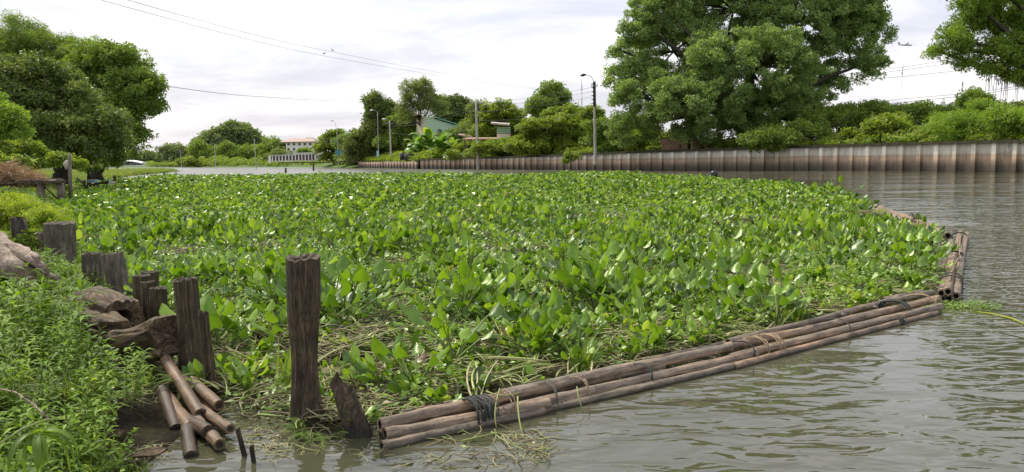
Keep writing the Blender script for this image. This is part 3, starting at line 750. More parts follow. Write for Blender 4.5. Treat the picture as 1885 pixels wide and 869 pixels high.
bush('shore_bush', 'bright bush on the far shore right of the blue-green sign', [(655, 290, 22, 9), (672, 293, 16, 8), (640, 295, 16, 6)], 240, 'vine', 1.9, 11, 1.8, zb=1.6)
tree('garden_tree', 'leafy tree hiding the lower right corner of the green house', basept(832, 205), [(828, 258, 20, 16), (845, 262, 22, 18), (838, 245, 14, 10), (862, 250, 18, 16), (812, 268, 16, 12), (868, 235, 14, 12)], 205, 'round', 1.6, 11, 1.5, .3, .9)
tree('garden_tree', 'bushy tree filling the gap between the leaning tree and the loose bright tree', basept(895, 185), [(890, 248, 26, 14), (905, 258, 24, 14), (875, 262, 20, 12), (900, 232, 20, 12)], 185, 'olive', 1.6, 11, 1.5, .3, .9)
for (lb_, pxs) in (('continuous band of mid green trees behind the green house', (735, 775, 812, 850)), ('band of mid green trees behind the tall concrete pole and striped house', (885, 915, 950, 985)), ('band of trees at the skyline behind the street lamp', (1040, 1075, 1110, 1150))):
    tree('background_trees', lb_, basept(pxs[1], 250), [(px_, 240+rnd(-6, 4)+(8 if px_ > 1000 else 0), 30, 20) for px_ in pxs], 250, 'round', 2.3, 12, 2.2, .4, .8, .6, 6)
# undergrowth filling the ground behind the walls and along the far shore
def undergrowth(name, label, pts, key, hmax, sc):
    P = np.array(pts); n = len(P); o = scatter(name, key, P, rots(n, .7), rng.uniform(.7, 1.3, n)*sc); tag(o, label, 'undergrowth', kind='stuff')
P = []
for k in range(5200):
    s_ = rnd(6, cs[-1]); x_, y_, z_ = wall_at(s_)
    if 1205 < CX+FPX*x_/y_ < 1300 or 742 < CX+FPX*x_/y_ < 838: continue
    o_ = rnd(2.0, 9); hh = (1.1+1.0*mn.noise(Vector((s_*.12, 0, 0))))*min(1, o_/5)
    P.append((x_+.75*o_+rnd(-.5, .5), y_+.66*o_+rnd(-.5, .5), z_-.2+rnd(0, 1)*hh*1.5))
undergrowth('wall_undergrowth', 'leafy creepers and low scrub covering the ground right behind the retaining wall', P, 'vine', 2, 1.1)
P = []
for k in range(2600):
    u = rnd(0, 1); q = PA.lerp(PB, u); o_ = rnd(1, 14); P.append((q.x+.3*o_, q.y+o_+2, 1.5+rnd(0, 1)*(.6+o_*.2)))
for k in range(4200):
    px = rnd(268, 660); q = G(px, 308); o_ = rnd(0, 1)**.6*60+6; hz = .5 if px > 480 else 3.5
    if px > 480 and o_ > 18: continue
    hz *= max(.15, .5+1.2*mn.noise(Vector((px*.06, 3, o_*.02))))
    P.append((q.x*(1+o_/q.y), q.y+o_, .7+min(o_, 20)*.06+rnd(0, 1)*hz*min(1, o_/15)))
undergrowth('shore_undergrowth', 'low mixed scrub and reeds along the distant shore', P, 'vine', 2, 2.2)
# banana plants
def banana(name, label, base, h, n, sc):
    t = empty(name, base, label, 'banana plant')
    mb = MB(); mb.tube([(0, 0, -.2), (0, 0, h*.4), (.1, 0, h*.55)], [.20*sc, .16*sc, .10*sc], 7, 0)
    mb.build('stem', M['olive'], t)
    for i in range(n):
        a = i*2.4+rnd(-.3, .3); L = rnd(.42, .66)*h; mb = MB(); vs = []; el = rnd(.2, 1.45); ns = 8; z0 = h*rnd(.22, .5)
        for k in range(ns+1):
            u = k/ns; ang = el-u*u*rnd(1.5, 1.9)*.95
            if k == 0: c = Vector((0, 0, z0))
            else: c = c+Vector((math.cos(a)*math.cos(ang), math.sin(a)*math.cos(ang), math.sin(ang)))*L/ns
            wd = .2*L*math.sin(math.pi*min(1, u*.92+.06))**.6; sdv = Vector((-math.sin(a), math.cos(a), 0))
            rg = rnd(.75, 1.05)
            vs += [c-sdv*wd*rg-Vector((0, 0, wd*.35)), c, c+sdv*wd*rg-Vector((0, 0, wd*.35))]
        fs = []
        for k in range(ns):
            b = 3*k; fs += [(b, b+1, b+4, b+3), (b+1, b+2, b+5, b+4)]
        mb.add(vs, fs, 0, rnd(0, 1), True); mb.build('leaf', M['banana'], t)
banana('banana_plant', 'left clump of banana plants behind the wall, leaves arching to the left', basept(768, 196, 2.4), 8.5, 22, 1.6)
banana('banana_plant', 'middle banana plant with upright leaves below the green house', basept(790, 199, 2.4), 10, 18, 1.6)
banana('banana_plant', 'right banana plant with leaves hanging over the wall', basept(812, 196, 2.4), 8.5, 22, 1.6)
banana('banana_plant', 'small banana plant at the right end of the banana row', basept(832, 199, 2.4), 7, 18, 1.4)

# far shore trees on the left
FY = 470
def far_tree(name, label, lobes, Y, key='far', dens=.9, s=3.4):
    px = sum(l[0] for l in lobes)/len(lobes)
    return tree(name, label, basept(px, Y, 1.5), lobes, Y, key, s, 11, s*1.0, .6, dens, .6, 4, cat='tree', flat=.55)
far_tree('distant_tree', 'big dome-shaped distant tree mass left of the red-roofed building', [(430, 250, 34, 20), (410, 262, 36, 20), (455, 262, 30, 22), (440, 240, 22, 10), (385, 270, 28, 20), (470, 275, 26, 20)], FY)
far_tree('distant_tree', 'bushy distant trees at the foot of the dome-shaped mass', [(430, 285, 40, 17), (395, 288, 30, 16), (465, 288, 26, 16), (370, 280, 18, 18), (450, 296, 34, 11), (410, 298, 34, 10), (370, 298, 20, 9)], FY-30, 'round')
far_tree('distant_tree', 'low bushy distant tree between the dome-shaped mass and the white fence', [(500, 268, 22, 12), (510, 280, 26, 12), (492, 282, 22, 14), (520, 275, 14, 9)], FY-40, 'round')
far_tree('distant_tree', 'twin-topped distant tree in the gap right of the large riverside tree', [(312, 280, 16, 12), (330, 282, 16, 13), (320, 290, 26, 12), (345, 290, 14, 10)], FY+60)
far_tree('distant_tree', 'low line of hazy distant trees next to the big riverside tree', [(270, 290, 16, 8), (285, 293, 18, 7), (250, 291, 16, 7), (300, 293, 14, 7), (230, 292, 18, 8)], FY+160)
far_tree('distant_tree', 'round dark tree in front of the red-roofed building', [(562, 282, 14, 7), (570, 288, 16, 6), (550, 288, 14, 5)], 395, 'round', s=2.4)
far_tree('distant_tree', 'flat-topped pale tree partly covering the left end of the white fence', [(520, 283, 16, 6), (508, 287, 14, 5), (535, 287, 10, 5)], 350, 'olive', s=2.2)
far_tree('distant_tree', 'reddish-stemmed far bushes along the shore left of the thin pole', [(350, 298, 20, 5), (372, 299, 16, 5), (400, 299, 22, 5)], FY-40, 'vine', s=2.4)
# left bank trees
tree('riverside_tree', 'large round-crowned green tree leaning over the river on the left bank', basept(175, 78, 1.0),
     [(205, 120, 50, 40, 2), (245, 160, 48, 38), (225, 200, 50, 40), (180, 150, 60, 50, 4), (262, 185, 34, 26), (215, 245, 48, 35), (200, 95, 35, 18), (165, 105, 35, 25, 2), (235, 265, 30, 18), (270, 150, 18, 14), (200, 283, 28, 13), (178, 285, 30, 14)],
     76, 'round', 1.05, 12, .85, .55, .75, .55, 60, fork=.35)
tree('dark_riverside_tree', 'dense dark glossy tree in front of the round-crowned one on the left bank', basept(110, 60, 1.1),
     [(60, 150, 80, 45, 2), (20, 190, 60, 60), (120, 205, 75, 50, 2), (170, 240, 50, 45), (80, 245, 80, 45), (200, 265, 32, 28, 2), (-40, 180, 80, 70), (130, 265, 60, 30), (20, 250, 60, 30), (150, 285, 50, 16, 3), (60, 282, 50, 14, 3)],
     58, 'dark', .85, 12, .7, .5, .78, .55, 50, fork=.3)
tree('feathery_tree', 'hazy feathery-leaved tall tree at the upper left corner behind the dark tree', basept(40, 92, 1.2),
     [(30, 70, 50, 30), (90, 90, 50, 28), (10, 110, 60, 40), (120, 110, 40, 28), (60, 120, 60, 30), (22, 42, 14, 10), (140, 95, 22, 16), (-60, 90, 60, 50)], 92, 'feather', 1.1, 10, 1.1, .45, .75, .45, 40)
tree('bright_branch_tree', 'bright green leafy branch entering at the left frame edge', basept(-60, 30, 1.3),
     [(10, 215, 30, 18), (22, 205, 18, 12), (5, 238, 30, 10), (-30, 200, 40, 30), (-40, 235, 40, 20)], 28, 'bright', .35, 12, .34, .16, .9, .4, 20)
bush('bank_shrub', 'mixed green shrubs under the dark tree on the left bank', [(30, 275, 40, 20), (85, 292, 35, 16), (-20, 280, 40, 25), (120, 300, 25, 12, 4), (10, 300, 30, 14, -4)], 46, 'vine', .6, 11, .5, zb=.9)
bush('bank_shrub', 'small dark rounded shrub beneath the riverside tree', [(157, 305, 12, 8), (165, 308, 9, 6)], 66, 'dark', .5, 11, .5, zb=.8)
bush('yellow_bush', 'bright yellow-green low bush in front of the wooden platform', [(40, 400, 60, 32), (75, 410, 35, 24, -1), (15, 375, 40, 22, 1), (-25, 400, 40, 40), (95, 395, 20, 14)], 17, 'yellow', .22, 11, .22, zb=.7)
bush('green_shrub', 'green herbs beside the split posts below the yellow-green bush', [(25, 445, 40, 20), (-10, 460, 40, 30), (60, 440, 20, 14)], 14.5, 'vine', .2, 10, .2, zb=.8)

# ---------------------------------------------------------------- mat of floating plants
MATPX = [(330, 690), (290, 620), (205, 540), (140, 480), (118, 415), (124, 372), (158, 349), (198, 337), (235, 333), (330, 329), (450, 327.5), (600, 326), (760, 325), (1000, 325.5), (1180, 327), (1260, 330), (1345, 336), (1440, 350), (1530, 367), (1590, 386),
         (1640, 404), (1700, 424), (1742, 442), (1738, 490), (1722, 540), (1610, 566), (1340, 640), (1080, 700), (900, 745), (720, 795), (640, 800), (560, 770), (440, 745), (350, 735)]
MP = np.array([[*G(*p).to_2d()] for p in MATPX])
BA, BB = G(703, 800), G(1726, 555)
def boomd(X, Y):
    d = np.array([BB.x-BA.x, BB.y-BA.y]); d /= np.hypot(*d); n_ = np.array([-d[1], d[0]])
    return (X-BA.x)*n_[0]+(Y-BA.y)*n_[1]
KEEP = [(G(1750, 440).to_2d(), G(1600, 384).to_2d(), .85), (G(1735, 552).to_2d(), G(1742, 436).to_2d(), .22), (G(1290, 334).to_2d(), G(1340, 334).to_2d(), 4.5)]
def sample_mat(y0, y1, dens, mask=None):
    xmin, xmax = MP[:, 0].min(), MP[:, 0].max()
    xa = max(xmin, -y1*.75); xb = min(xmax, y1*.75)
    n = int((xb-xa)*(y1-y0)*dens); x = rng.uniform(xa, xb, n); y = rng.uniform(y0, y1, n)
    sd_ = sdist(x, y, MP); k = sd_ > .03
    k &= np.abs(x)/np.maximum(y, .1) < .80
    for q0, q1, rr in KEEP:
        d = q1-q0; tt = np.clip(((x-q0.x)*d.x+(y-q0.y)*d.y)/(d.x**2+d.y**2), 0, 1); k &= np.hypot(x-q0.x-tt*d.x, y-q0.y-tt*d.y) > rr*rng.uniform(.6, 1.4, n)
    if mask is not None: k &= mask(x, y, sd_)
    return x[k], y[k]
def fnoise(x, y, s, seed=0):
    return np.array([mn.noise(Vector((a*s+seed, b*s-seed, seed*.7))) for a, b in zip(x, y)])
# litter raft the plants grow out of
xs = np.arange(MP[:, 0].min()-.1, MP[:, 0].max()+.2, .16); 
def litter():
    mb_v = []; F_ = []
    xs_ = np.concatenate([np.arange(-48, -12, 1.0), np.arange(-12, 9, .13), np.arange(9, 60, 1.0)])
    ys_ = np.concatenate([np.arange(5.5, 14, .12), np.arange(14, 30, .4), np.arange(30, 160, 2.0)])
    X, Y = np.meshgrid(xs_, ys_); sd_ = sdist(X, Y, MP)
    rz = .02+.03*nz(X, Y, 6, 4)+.02*nz(X, Y, 17, 2)+rng.uniform(-.012, .012, X.shape)
    Z = np.where(sd_ > .25, rz, rz*.5-.03+sd_*.08)
    keep = sd_ > -.05
    nx = len(xs_); V_ = np.stack([X, Y, Z], -1).reshape(-1, 3); K = keep.ravel()
    i = (np.arange(len(ys_)-1)[:, None]*nx+np.arange(nx-1)[None, :]).ravel()
    f = np.stack([i, i+1, i+nx+1, i+nx], -1); f = f[K[f].all(1)]
    used = np.unique(f); re = np.full(len(V_), -1); re[used] = np.arange(len(used))
    me = bpy.data.meshes.new('floating_litter'); me.from_pydata(V_[used].tolist(), [], re[f].tolist()); me.materials.append(M['litter'])
    o = bpy.data.objects.new('floating_litter', me); COL.objects.link(o)
    tag(o, 'dark wet bed of rotting plant litter floating under the hyacinth leaves', 'plant litter', kind='stuff')
litter()
# near zones
def z_stuff(x, y, key, name, label, cat, smin, smax, tilt=.15, z=.02, zs=1, relief=True):
    n = len(x); P = np.stack([x, y, np.full(n, z)+rng.uniform(-.01, .02, n)], 1)
    rel = np.clip(1+.75*fnoise(x, y, .55 if np.median(y) < 26 else .22, 12), .6, 1.5) if n else np.ones(0)
    sc_ = (rng.uniform(smin, smax, n)[:, None]*np.array([[1, 1, zs]])*np.stack([rel**.4, rel**.4, rel], 1)) if relief else rng.uniform(smin, smax, n)[:, None]*np.array([[1, 1, zs]])
    o = scatter(name, key, P, rots(n, tilt), sc_); tag(o, label, cat, kind='stuff'); return o
def lit_zone(x, y):   # 1 in the open litter zone next to the boom and around the posts
    b = boomd(x, y); nzv = fnoise(x, y, .55, 3)
    f = np.clip(1-(b-1.15-.9*nzv)/.9, 0, 1)*(y < 13)
    f2 = np.clip(1-(y-8.3-1.0*nzv)/1.0, 0, 1)*(x < -.2)
    return np.maximum(f*np.clip(1.35-np.clip((x-3.2)/3.5, 0, 1)*.8, 0, 1), f2)
def creep_zone(x, y):
    a = np.exp(-(((x-5.6)/2.0)**2+((y-12.5)/2.2)**2)); b = np.exp(-(((x+7.0)/2.6)**2+((y-15.5)/3.5)**2))
    c = np.exp(-(((x+3.2)/1.6)**2+((y-14.5)/2.0)**2))*.8
    return np.clip(a+b+c, 0, 1)
def pick(x, y, pr): k = rng.random(len(x)) < pr; return x[k], y[k]
x, y = sample_mat(5.6, 26, 15)
lz = lit_zone(x, y); cz = creep_zone(x, y); pn = fnoise(x, y, .8, 9)
tallp = np.clip(.42+1.3*pn, 0.08, 1)*(1-np.clip(lz*1.0, 0, .74))*(1-.85*cz)
xt, yt = pick(x, y, tallp*.8)
# nearest plants become separate plants below, so leave them out of the ground cover
nearm = (yt < 15.5)
kidx = np.where(nearm)[0]; rng.shuffle(kidx)
order = kidx[np.argsort(yt[kidx]+rng.uniform(0, 5, len(kidx)))][:280]
ind = np.stack([xt[order], yt[order]], 1)
mask_ = np.ones(len(xt), bool); mask_[order] = False
z_stuff(xt[mask_], yt[mask_], 'hytall', 'water_hyacinth', 'carpet of tall glossy water hyacinth filling the channel behind the log boom', 'water plants', .75, 1.2)
x2, y2 = sample_mat(5.6, 26, 14); lz2 = lit_zone(x2, y2)
xl, yl = pick(x2, y2, .65*(1-.35*lz2)); z_stuff(xl, yl, 'hylow', 'low_water_hyacinth', 'short young hyacinth leaves filling in beneath the tall plants', 'water plants', .7, 1.15)
x3, y3 = sample_mat(5.6, 30, 13); cz3 = creep_zone(x3, y3); lz3 = lit_zone(x3, y3); n3 = fnoise(x3, y3, .9, 20)
xc, yc = pick(x3, y3, np.clip(cz3*.95+.22+.5*n3, 0, 1)*(1-.4*lz3)); z_stuff(xc, yc, 'creeper', 'creeping_weed', 'small-leaved pale green creeping weed woven through the floating plants', 'water plants', .7, 1.2, .25, .06)
x4, y4 = sample_mat(5.5, 24, 16); lz4 = lit_zone(x4, y4)
xd, yd = pick(x4, y4, np.clip(.08+.6*lz4, 0, 1)); z_stuff(xd, yd, 'dead', 'dead_stems', 'tangle of straw-coloured dead stems lying on the litter beside the log boom', 'plant litter', .6, 1.25, .18, .03)
# middle and far
x5, y5 = sample_mat(26, 62, 4.6); k5 = rng.random(len(x5)) < np.clip(.85+1.2*fnoise(x5, y5, .22, 8), .2, 1); x5, y5 = x5[k5], y5[k5]; z_stuff(x5, y5, 'hyfar', 'middle_water_hyacinth', 'middle stretch of the water hyacinth carpet between boom and far wall', 'water plants', .8, 1.3, .2, .02, .8)
x6, y6 = sample_mat(24, 60, 2.2); x6, y6 = pick(x6, y6, np.clip(.35+1.5*fnoise(x6, y6, .15, 44), .05, 1));
xe, ye = sample_mat(24, 60, 5); xe, ye = pick(xe, ye, np.clip(-.35+2.0*fnoise(xe, ye, .25, 61), 0, 1)); z_stuff(xe, ye, 'dead', 'dead_patches', 'straw-brown patches of dead plants within the middle of the green carpet', 'plant litter', 1.0, 1.8, .3, .18)
z_stuff(x6, y6, 'hytall', 'scattered_tall_hyacinth', 'taller hyacinth shoots standing out of the middle stretch of the carpet', 'water plants', .9, 1.35, .2)
x7, y7 = sample_mat(62, 150, 1.15); z_stuff(x7, y7, 'hyfar', 'far_water_hyacinth', 'farthest stretch of the hyacinth carpet against the far wall and open water', 'water plants', 1.3, 2.1, .2, .02, .5)
xk, yk = sample_mat(5.6, 22, 7); lzk = lit_zone(xk, yk); xk, yk = pick(xk, yk, np.clip(.04+.55*lzk, 0, 1))
z_stuff(xk, yk, 'stalks', 'loose_stalks', 'long pale green and straw-coloured leaf stalks strewn over the dead stems', 'plant litter', .6, 1.1, .12, .05, relief=False)
xq, yq = sample_mat(7, 26, 12); xq, yq = pick(xq, yq, np.clip(-.55+2.2*fnoise(xq, yq, .6, 71), 0, 1)); z_stuff(xq, yq, 'dead', 'brown_patches', 'small brown patches of withered plants between the hyacinth clumps', 'plant litter', .7, 1.3, .3, .12, relief=False)
# stray leaves and small dead pieces in the litter zone
x8, y8 = sample_mat(5.6, 13, 7); lz8 = lit_zone(x8, y8); xs8, ys8 = pick(x8, y8, lz8*.9)
z_stuff(xs8, ys8, 'hylow', 'stray_hyacinth', 'stray fallen hyacinth leaves lying among dead stems near the boom', 'water plants', .6, 1.0, 1.0, .03)
xg, yg = sample_mat(6.5, 24, 2.0); ng_ = fnoise(xg, yg, .5, 31); leftish = np.clip(1-(xg+3.0)/1.5, 0, 1)*(yg < 12)
xg, yg = pick(xg, yg, np.clip(.10+.6*ng_+leftish*.9, 0, 1)); z_stuff(xg, yg, 'tuft', 'water_grass', 'tufts of long-bladed grass rising among the hyacinth behind the posts', 'water plants', .8, 1.3, .2)
# individual hyacinth plants in the foreground
LEAFM = []
for k in range(14):
    mb = MB(); hy_leaf(mb, 0, rnd(.1, .9), rnd(.3, .52), rnd(.10, .155), [.1, .3, .42, .55, .66, .48, .36][k % 7], rnd(0, .6)); LEAFM.append(mb.mesh('leaf', [M['hy'], M['stem']]))
def region_label(x, y):
    px = CX + FPX*x/y
    if px < 640: return ('water hyacinth clump with broad upright leaves behind the timber posts', 'hyacinth clumps behind the timber posts')
    if px < 1050: return ('water hyacinth clump with broad upright leaves right of the tall post, behind the dead stems', 'hyacinth clumps right of the tall post')
    if px < 1400: return ('water hyacinth clump with broad upright leaves behind the middle of the long log boom', 'hyacinth clumps behind the middle of the boom')
    return ('water hyacinth clump with broad upright leaves near the far right corner of the boom', 'hyacinth clumps near the boom corner')
for (px_, py_) in ind:
    lab, grp = region_label(px_, py_)
    t = empty('hyacinth_plant', (px_, py_, .02), lab, 'water hyacinth', grp, rnd(0, 6.28)); sc = rnd(.85, 1.2)*min(1.2, max(.75, 1+.8*mn.noise(Vector((px_*.7, py_*.7, 5)))))
    for i in range(random.randint(7, 10)):
        s_ = sc*rnd(.75, 1.1)
        place('leaf', random.choice(LEAFM), t, (rnd(-.03, .03), rnd(-.03, .03), 0), (rnd(-.2, .2), rnd(-.2, .2), i*2.4+rnd(-.4, .4)), (s_, s_, s_))

# ---------------------------------------------------------------- log booms
def log_mesh(mb, a, b, r, tint=.5, seg=12, bend=.012, hollow=True, n=14, mi=0, taper=.05):
    a = Vector(a); b = Vector(b); d = b-a; L = d.length; pts = []; off = Vector((rnd(-1, 1), rnd(-1, 1), rnd(-.6, .6))); sd_ = rnd(0, 100)
    for i in range(n):
        t = i/(n-1); pts.append(a.lerp(b, t)+off*L*bend*math.sin(math.pi*t)*.4+Vector((0, 0, .012))*mn.noise(Vector((t*4, sd_, 0))))
    rr = [r*(1+.14*mn.noise(Vector((i*.6, sd_, 2)))+.07*(1 if (i*7+int(sd_)) % 5 == 0 else 0)-taper*i/n) for i in range(n)]
    b0 = len(mb.v)
    mb.tube(pts, rr, seg, mi, tint, cap=False, fn=lambda an, t, p: 1+.05*mn.noise(Vector((math.cos(an)*1.5, math.sin(an)*1.5, t*9+sd_))))
    # cut ends: rim then recessed dark heart
    dn = d.normalized()
    for ring, sg in ((0, 1), (n-1, -1)):
        rim = [Vector(mb.v[b0+ring*seg+k]) for k in range(seg)]; c = pts[ring]
        q = [c+(p-c)*.62 for p in rim]; q2 = [c+(p-c)*.55+dn*sg*r*.9 for p in rim]
        fs = []
        for k in range(seg):
            k2 = (k+1) % seg; fs.append((k, k2, seg+k2, seg+k))
        mb.add(rim+q, fs, mi, tint, False)
        if hollow:
            mb.add(q+q2, [(k, (k+1) % seg, seg+(k+1) % seg, seg+k) for k in range(seg)]+[tuple(range(seg, 2*seg))], 1, tint, False)
        else: mb.add(q, [tuple(range(seg))], 1, tint, False)
def add_uv(me, axis_a, axis_b):
    """u along the log, v around it"""
    a = np.array(axis_a); b = np.array(axis_b); d = b-a; L = np.linalg.norm(d); d = d/L
    up = np.array([0, 0, 1.]); s_ = np.cross(d, up); s_ /= np.linalg.norm(s_)+1e-9; u_ = np.cross(s_, d)
    co = np.empty(len(me.vertices)*3); me.vertices.foreach_get('co', co); co = co.reshape(-1, 3)-a
    uu = co@d; vv = np.arctan2(co@u_, co@s_)/math.pi*.5
    li = np.empty(len(me.loops), dtype=int); me.loops.foreach_get('vertex_index', li)
    uv = me.uv_layers.new(name='UVMap'); uv.data.foreach_set('uv', np.stack([uu[li], vv[li]], 1).ravel())
def make_log(parent, a, b, r, tint=.5, name='log', mat='log', hollow=True, bend=.02, n=22, label=None, taper=.05):
    loc = parent.location if parent is not None else Vector((0, 0, 0))
    mb = MB(); log_mesh(mb, Vector(a)-loc, Vector(b)-loc, r, tint, bend=bend, hollow=hollow, n=n, taper=taper)
    o = mb.build(name, [M[mat], M['hole'] if hollow else M['posttop']], parent); add_uv(o.data, Vector(a)-loc, Vector(b)-loc)
    if label: o['label'] = label
    return o
def rope_loop(parent, c, d, rl, rz, r, turns, mat, step=.02, drop=None, zc=None):
    """rope wound round a bundle: c centre, d axis, rl half-width, rz half-height"""
    loc = parent.location; d = Vector(d).normalized(); s_ = d.cross(Vector((0, 0, 1))).normalized(); mb = MB(); pts = []
    nn_ = 20
    for k in range(int(nn_*turns)+1):
        a = 2*math.pi*k/nn_; w_ = 1+.05*math.sin(a*3.3+k*.7)
        ca, sa = math.cos(a), math.sin(a)
        ca = math.copysign(abs(ca)**.8, ca); sa = math.copysign(abs(sa)**.8, sa)
        pts.append(Vector(c)-loc + s_*ca*rl*w_ + Vector((0, 0, sa*rz*w_)) + d*(step*k/nn_+.012*math.sin(a*1.7)))
    mb.tube(pts, r, 5, 0, cap=True)
    if drop:
        for (dx, L) in drop:
            p = Vector(c)-loc - s_*-rl + d*dx; p.z = rz*.4
            mb.tube([p, p+s_*.03+Vector((0, 0, -L*.5)), p+d*.02+s_*.02+Vector((0, 0, -L))], r*.7, 4, 0)
    return mb.build('rope', M[mat], parent)
bd = (BB-BA).normalized()
LB = empty('log_boom', G(1200, 680), 'long foreground boom of lashed brown logs holding back the hyacinth', 'log boom')
RLOG = .048
def lg(p0, z0, p1, z1, r=RLOG, tint=.5, **kw): return make_log(LB, G(p0[0], p0[1], z0), G(p1[0], p1[1], z1), r, tint, **kw)
lg((699, 782), .135, (930, 731), .125, .058, .75)
lg((922, 730), .13, (1345, 640), .12, .064, .5, taper=.22)
lg((1332, 641), .115, (1727, 550), .12, .052, .85)
lg((709, 800), .075, (1010, 742), .075, .056, .55)
lg((925, 760), .065, (1390, 651), .07, .062, .4, taper=.2)
lg((1345, 659), .07, (1731, 564), .075, .050, .6)
lg((703, 822), .015, (1000, 757), .02, .052, .3)
lg((1000, 757), .01, (1380, 668), .015, .045, .35)
lg((1350, 676), .015, (1724, 576), .018, .045, .95)
lg((738, 760), .10, (880, 734), .09, .030, .3)
lg((1180, 668), .11, (1390, 620), .10, .042, .3)
lg((860, 752), .07, (1220, 674), .08, .045, .2)
lg((940, 752), .02, (1330, 664), .02, .045, .15)
lg((1340, 631), .125, (1652, 549), .13, .043, .35)
lg((1570, 570), .10, (1717, 538), .14, .046, .45)
lg((1625, 553), .12, (1697, 538), .13, .042, .3)
lg((700, 800), .03, (760, 786), .03, .04, .2)
def bpos(px, py, z=.07): return G(px, py, z)
rope_loop(LB, bpos(862, 764, .08), bd, .155, .135, .010, 7.3, 'rope_d', .024)
rope_loop(LB, bpos(884, 759, .08), bd, .150, .130, .007, 4, 'rope_g', .03)
rope_loop(LB, bpos(925, 750, .08), bd, .150, .130, .007, 1.4, 'rope_t', .05, drop=[(0, .15)])
rope_loop(LB, bpos(1005, 732, .08), bd, .155, .130, .006, 2, 'rope_g', .03, drop=[(0, .16), (.03, .17)])
rope_loop(LB, bpos(1062, 719, .08), bd, .155, .125, .007, 1.2, 'rope_t', .03, drop=[(0, .12)])
rope_loop(LB, bpos(1180, 692, .08), bd, .150, .120, .006, 1.2, 'rope_d', .03)
rope_loop(LB, bpos(1388, 641, .08), bd, .175, .120, .010, 1.3, 'rope_t', .05)
rope_loop(LB, bpos(1410, 637, .08), bd, .18, .125, .010, 2.2, 'rope_t', .05)
rope_loop(LB, bpos(1366, 648, .08), bd, .17, .12, .009, 1, 'rope_d', .02)
rope_loop(LB, bpos(1540, 604, .08), bd, .18, .12, .007, 1.1, 'rope_g', .03)
rope_loop(LB, bpos(1645, 572, .08), bd, .215, .135, .017, 2, 'rope_d', .05)
rope_loop(LB, bpos(1694, 560, .08), bd, .215, .135, .013, 1.1, 'rope_t', .05)
mb = MB()   # bunched knot of the dark cord
for k in range(7):
    c = bpos(1660+rnd(-4, 4), 586+rnd(-6, 6), .05)-LB.location; mb.tube([c+rdir()*.05, c+rdir()*.03, c+rdir()*.05, c+rdir()*.06], .014, 5)
mb.build('knot', M['rope_d'], LB)
for (px, py) in ((1553, 580), (1612, 566)):
    mb = MB(); c = G(px, py, .16)
    for k, (dx, r) in enumerate(((0, .032),)):
        pts = [(-.034, 0, 0), (-.026, 0, 0), (0, 0, 0), (.024, 0, .004), (.034, 0, .006)]; mb.tube(pts, [.008, .024, .034, .022, .006], 10)
    o = mb.build('snail', M['snail'], None, c); tag(o, 'dark round snail shell on the long boom, %s' % ('larger and farther from the green cord' if px == 1553 else 'smaller, right beside the green cord'), 'snail')
# right boom, running away
RB = empty('log_boom', G(1758, 500), 'short bundle of pale logs pointing away at the right corner of the mat', 'log boom')
def rl(p0, z0, p1, z1, r, tint): make_log(RB, G(p0[0], p0[1], z0), G(p1[0], p1[1], z1), r, tint)
rl((1733, 540), .10, (1752, 445), .11, .062, .55); rl((1745, 537), .14, (1768, 428), .15, .062, .75)
rl((1760, 545), .08, (1780, 430), .09, .064, .6); rl((1746, 550), .02, (1770, 436), .02, .060, .2); rl((1733, 500), .05, (1745, 462), .06, .055, .45)
rd = (G(1775, 430)-G(1748, 540)).normalized()
for (px, py, m_, r_) in ((1750, 522, 'rope_g', .014), (1751, 517, 'rope_g', .012), (1756, 475, 'rope_d', .018), (1766, 438, 'rope_d', .014)):
    rope_loop(RB, G(px, py, .09), rd, .165, .135, r_, 1.5, m_, .05)
mb = MB(); b_ = RB.location
mb.tube([G(1768, 432, .23)-b_, G(1766, 470, .22)-b_, G(1752, 500, .21)-b_, G(1748, 518, .2)-b_], .013, 5); mb.build('rope', M['rope_t'], RB)
# far boom
FB = empty('log_boom', G(1680, 405), 'distant boom end half buried in weeds, beyond the short bundle', 'log boom')
def fb(p0, z0, p1, z1, r, tint): make_log(FB, G(p0[0], p0[1], z0), G(p1[0], p1[1], z1), r, tint)
fb((1745, 434), .12, (1690, 412), .13, .085, .8); fb((1738, 438), .03, (1680, 414), .04, .08, .4); fb((1722, 421), .10, (1652, 396), .12, .08, .95)
fb((1672, 401), .12, (1612, 380), .14, .09, .7); fb((1665, 405), .05, (1606, 384), .05, .09, .5); fb((1650, 402), .16, (1600, 388), .17, .06, .9)
fd = (G(1612, 380)-G(1745, 434)).normalized(); rope_loop(FB, G(1690, 411, .08), fd, .2, .16, .02, 2, 'rope_g', .05)

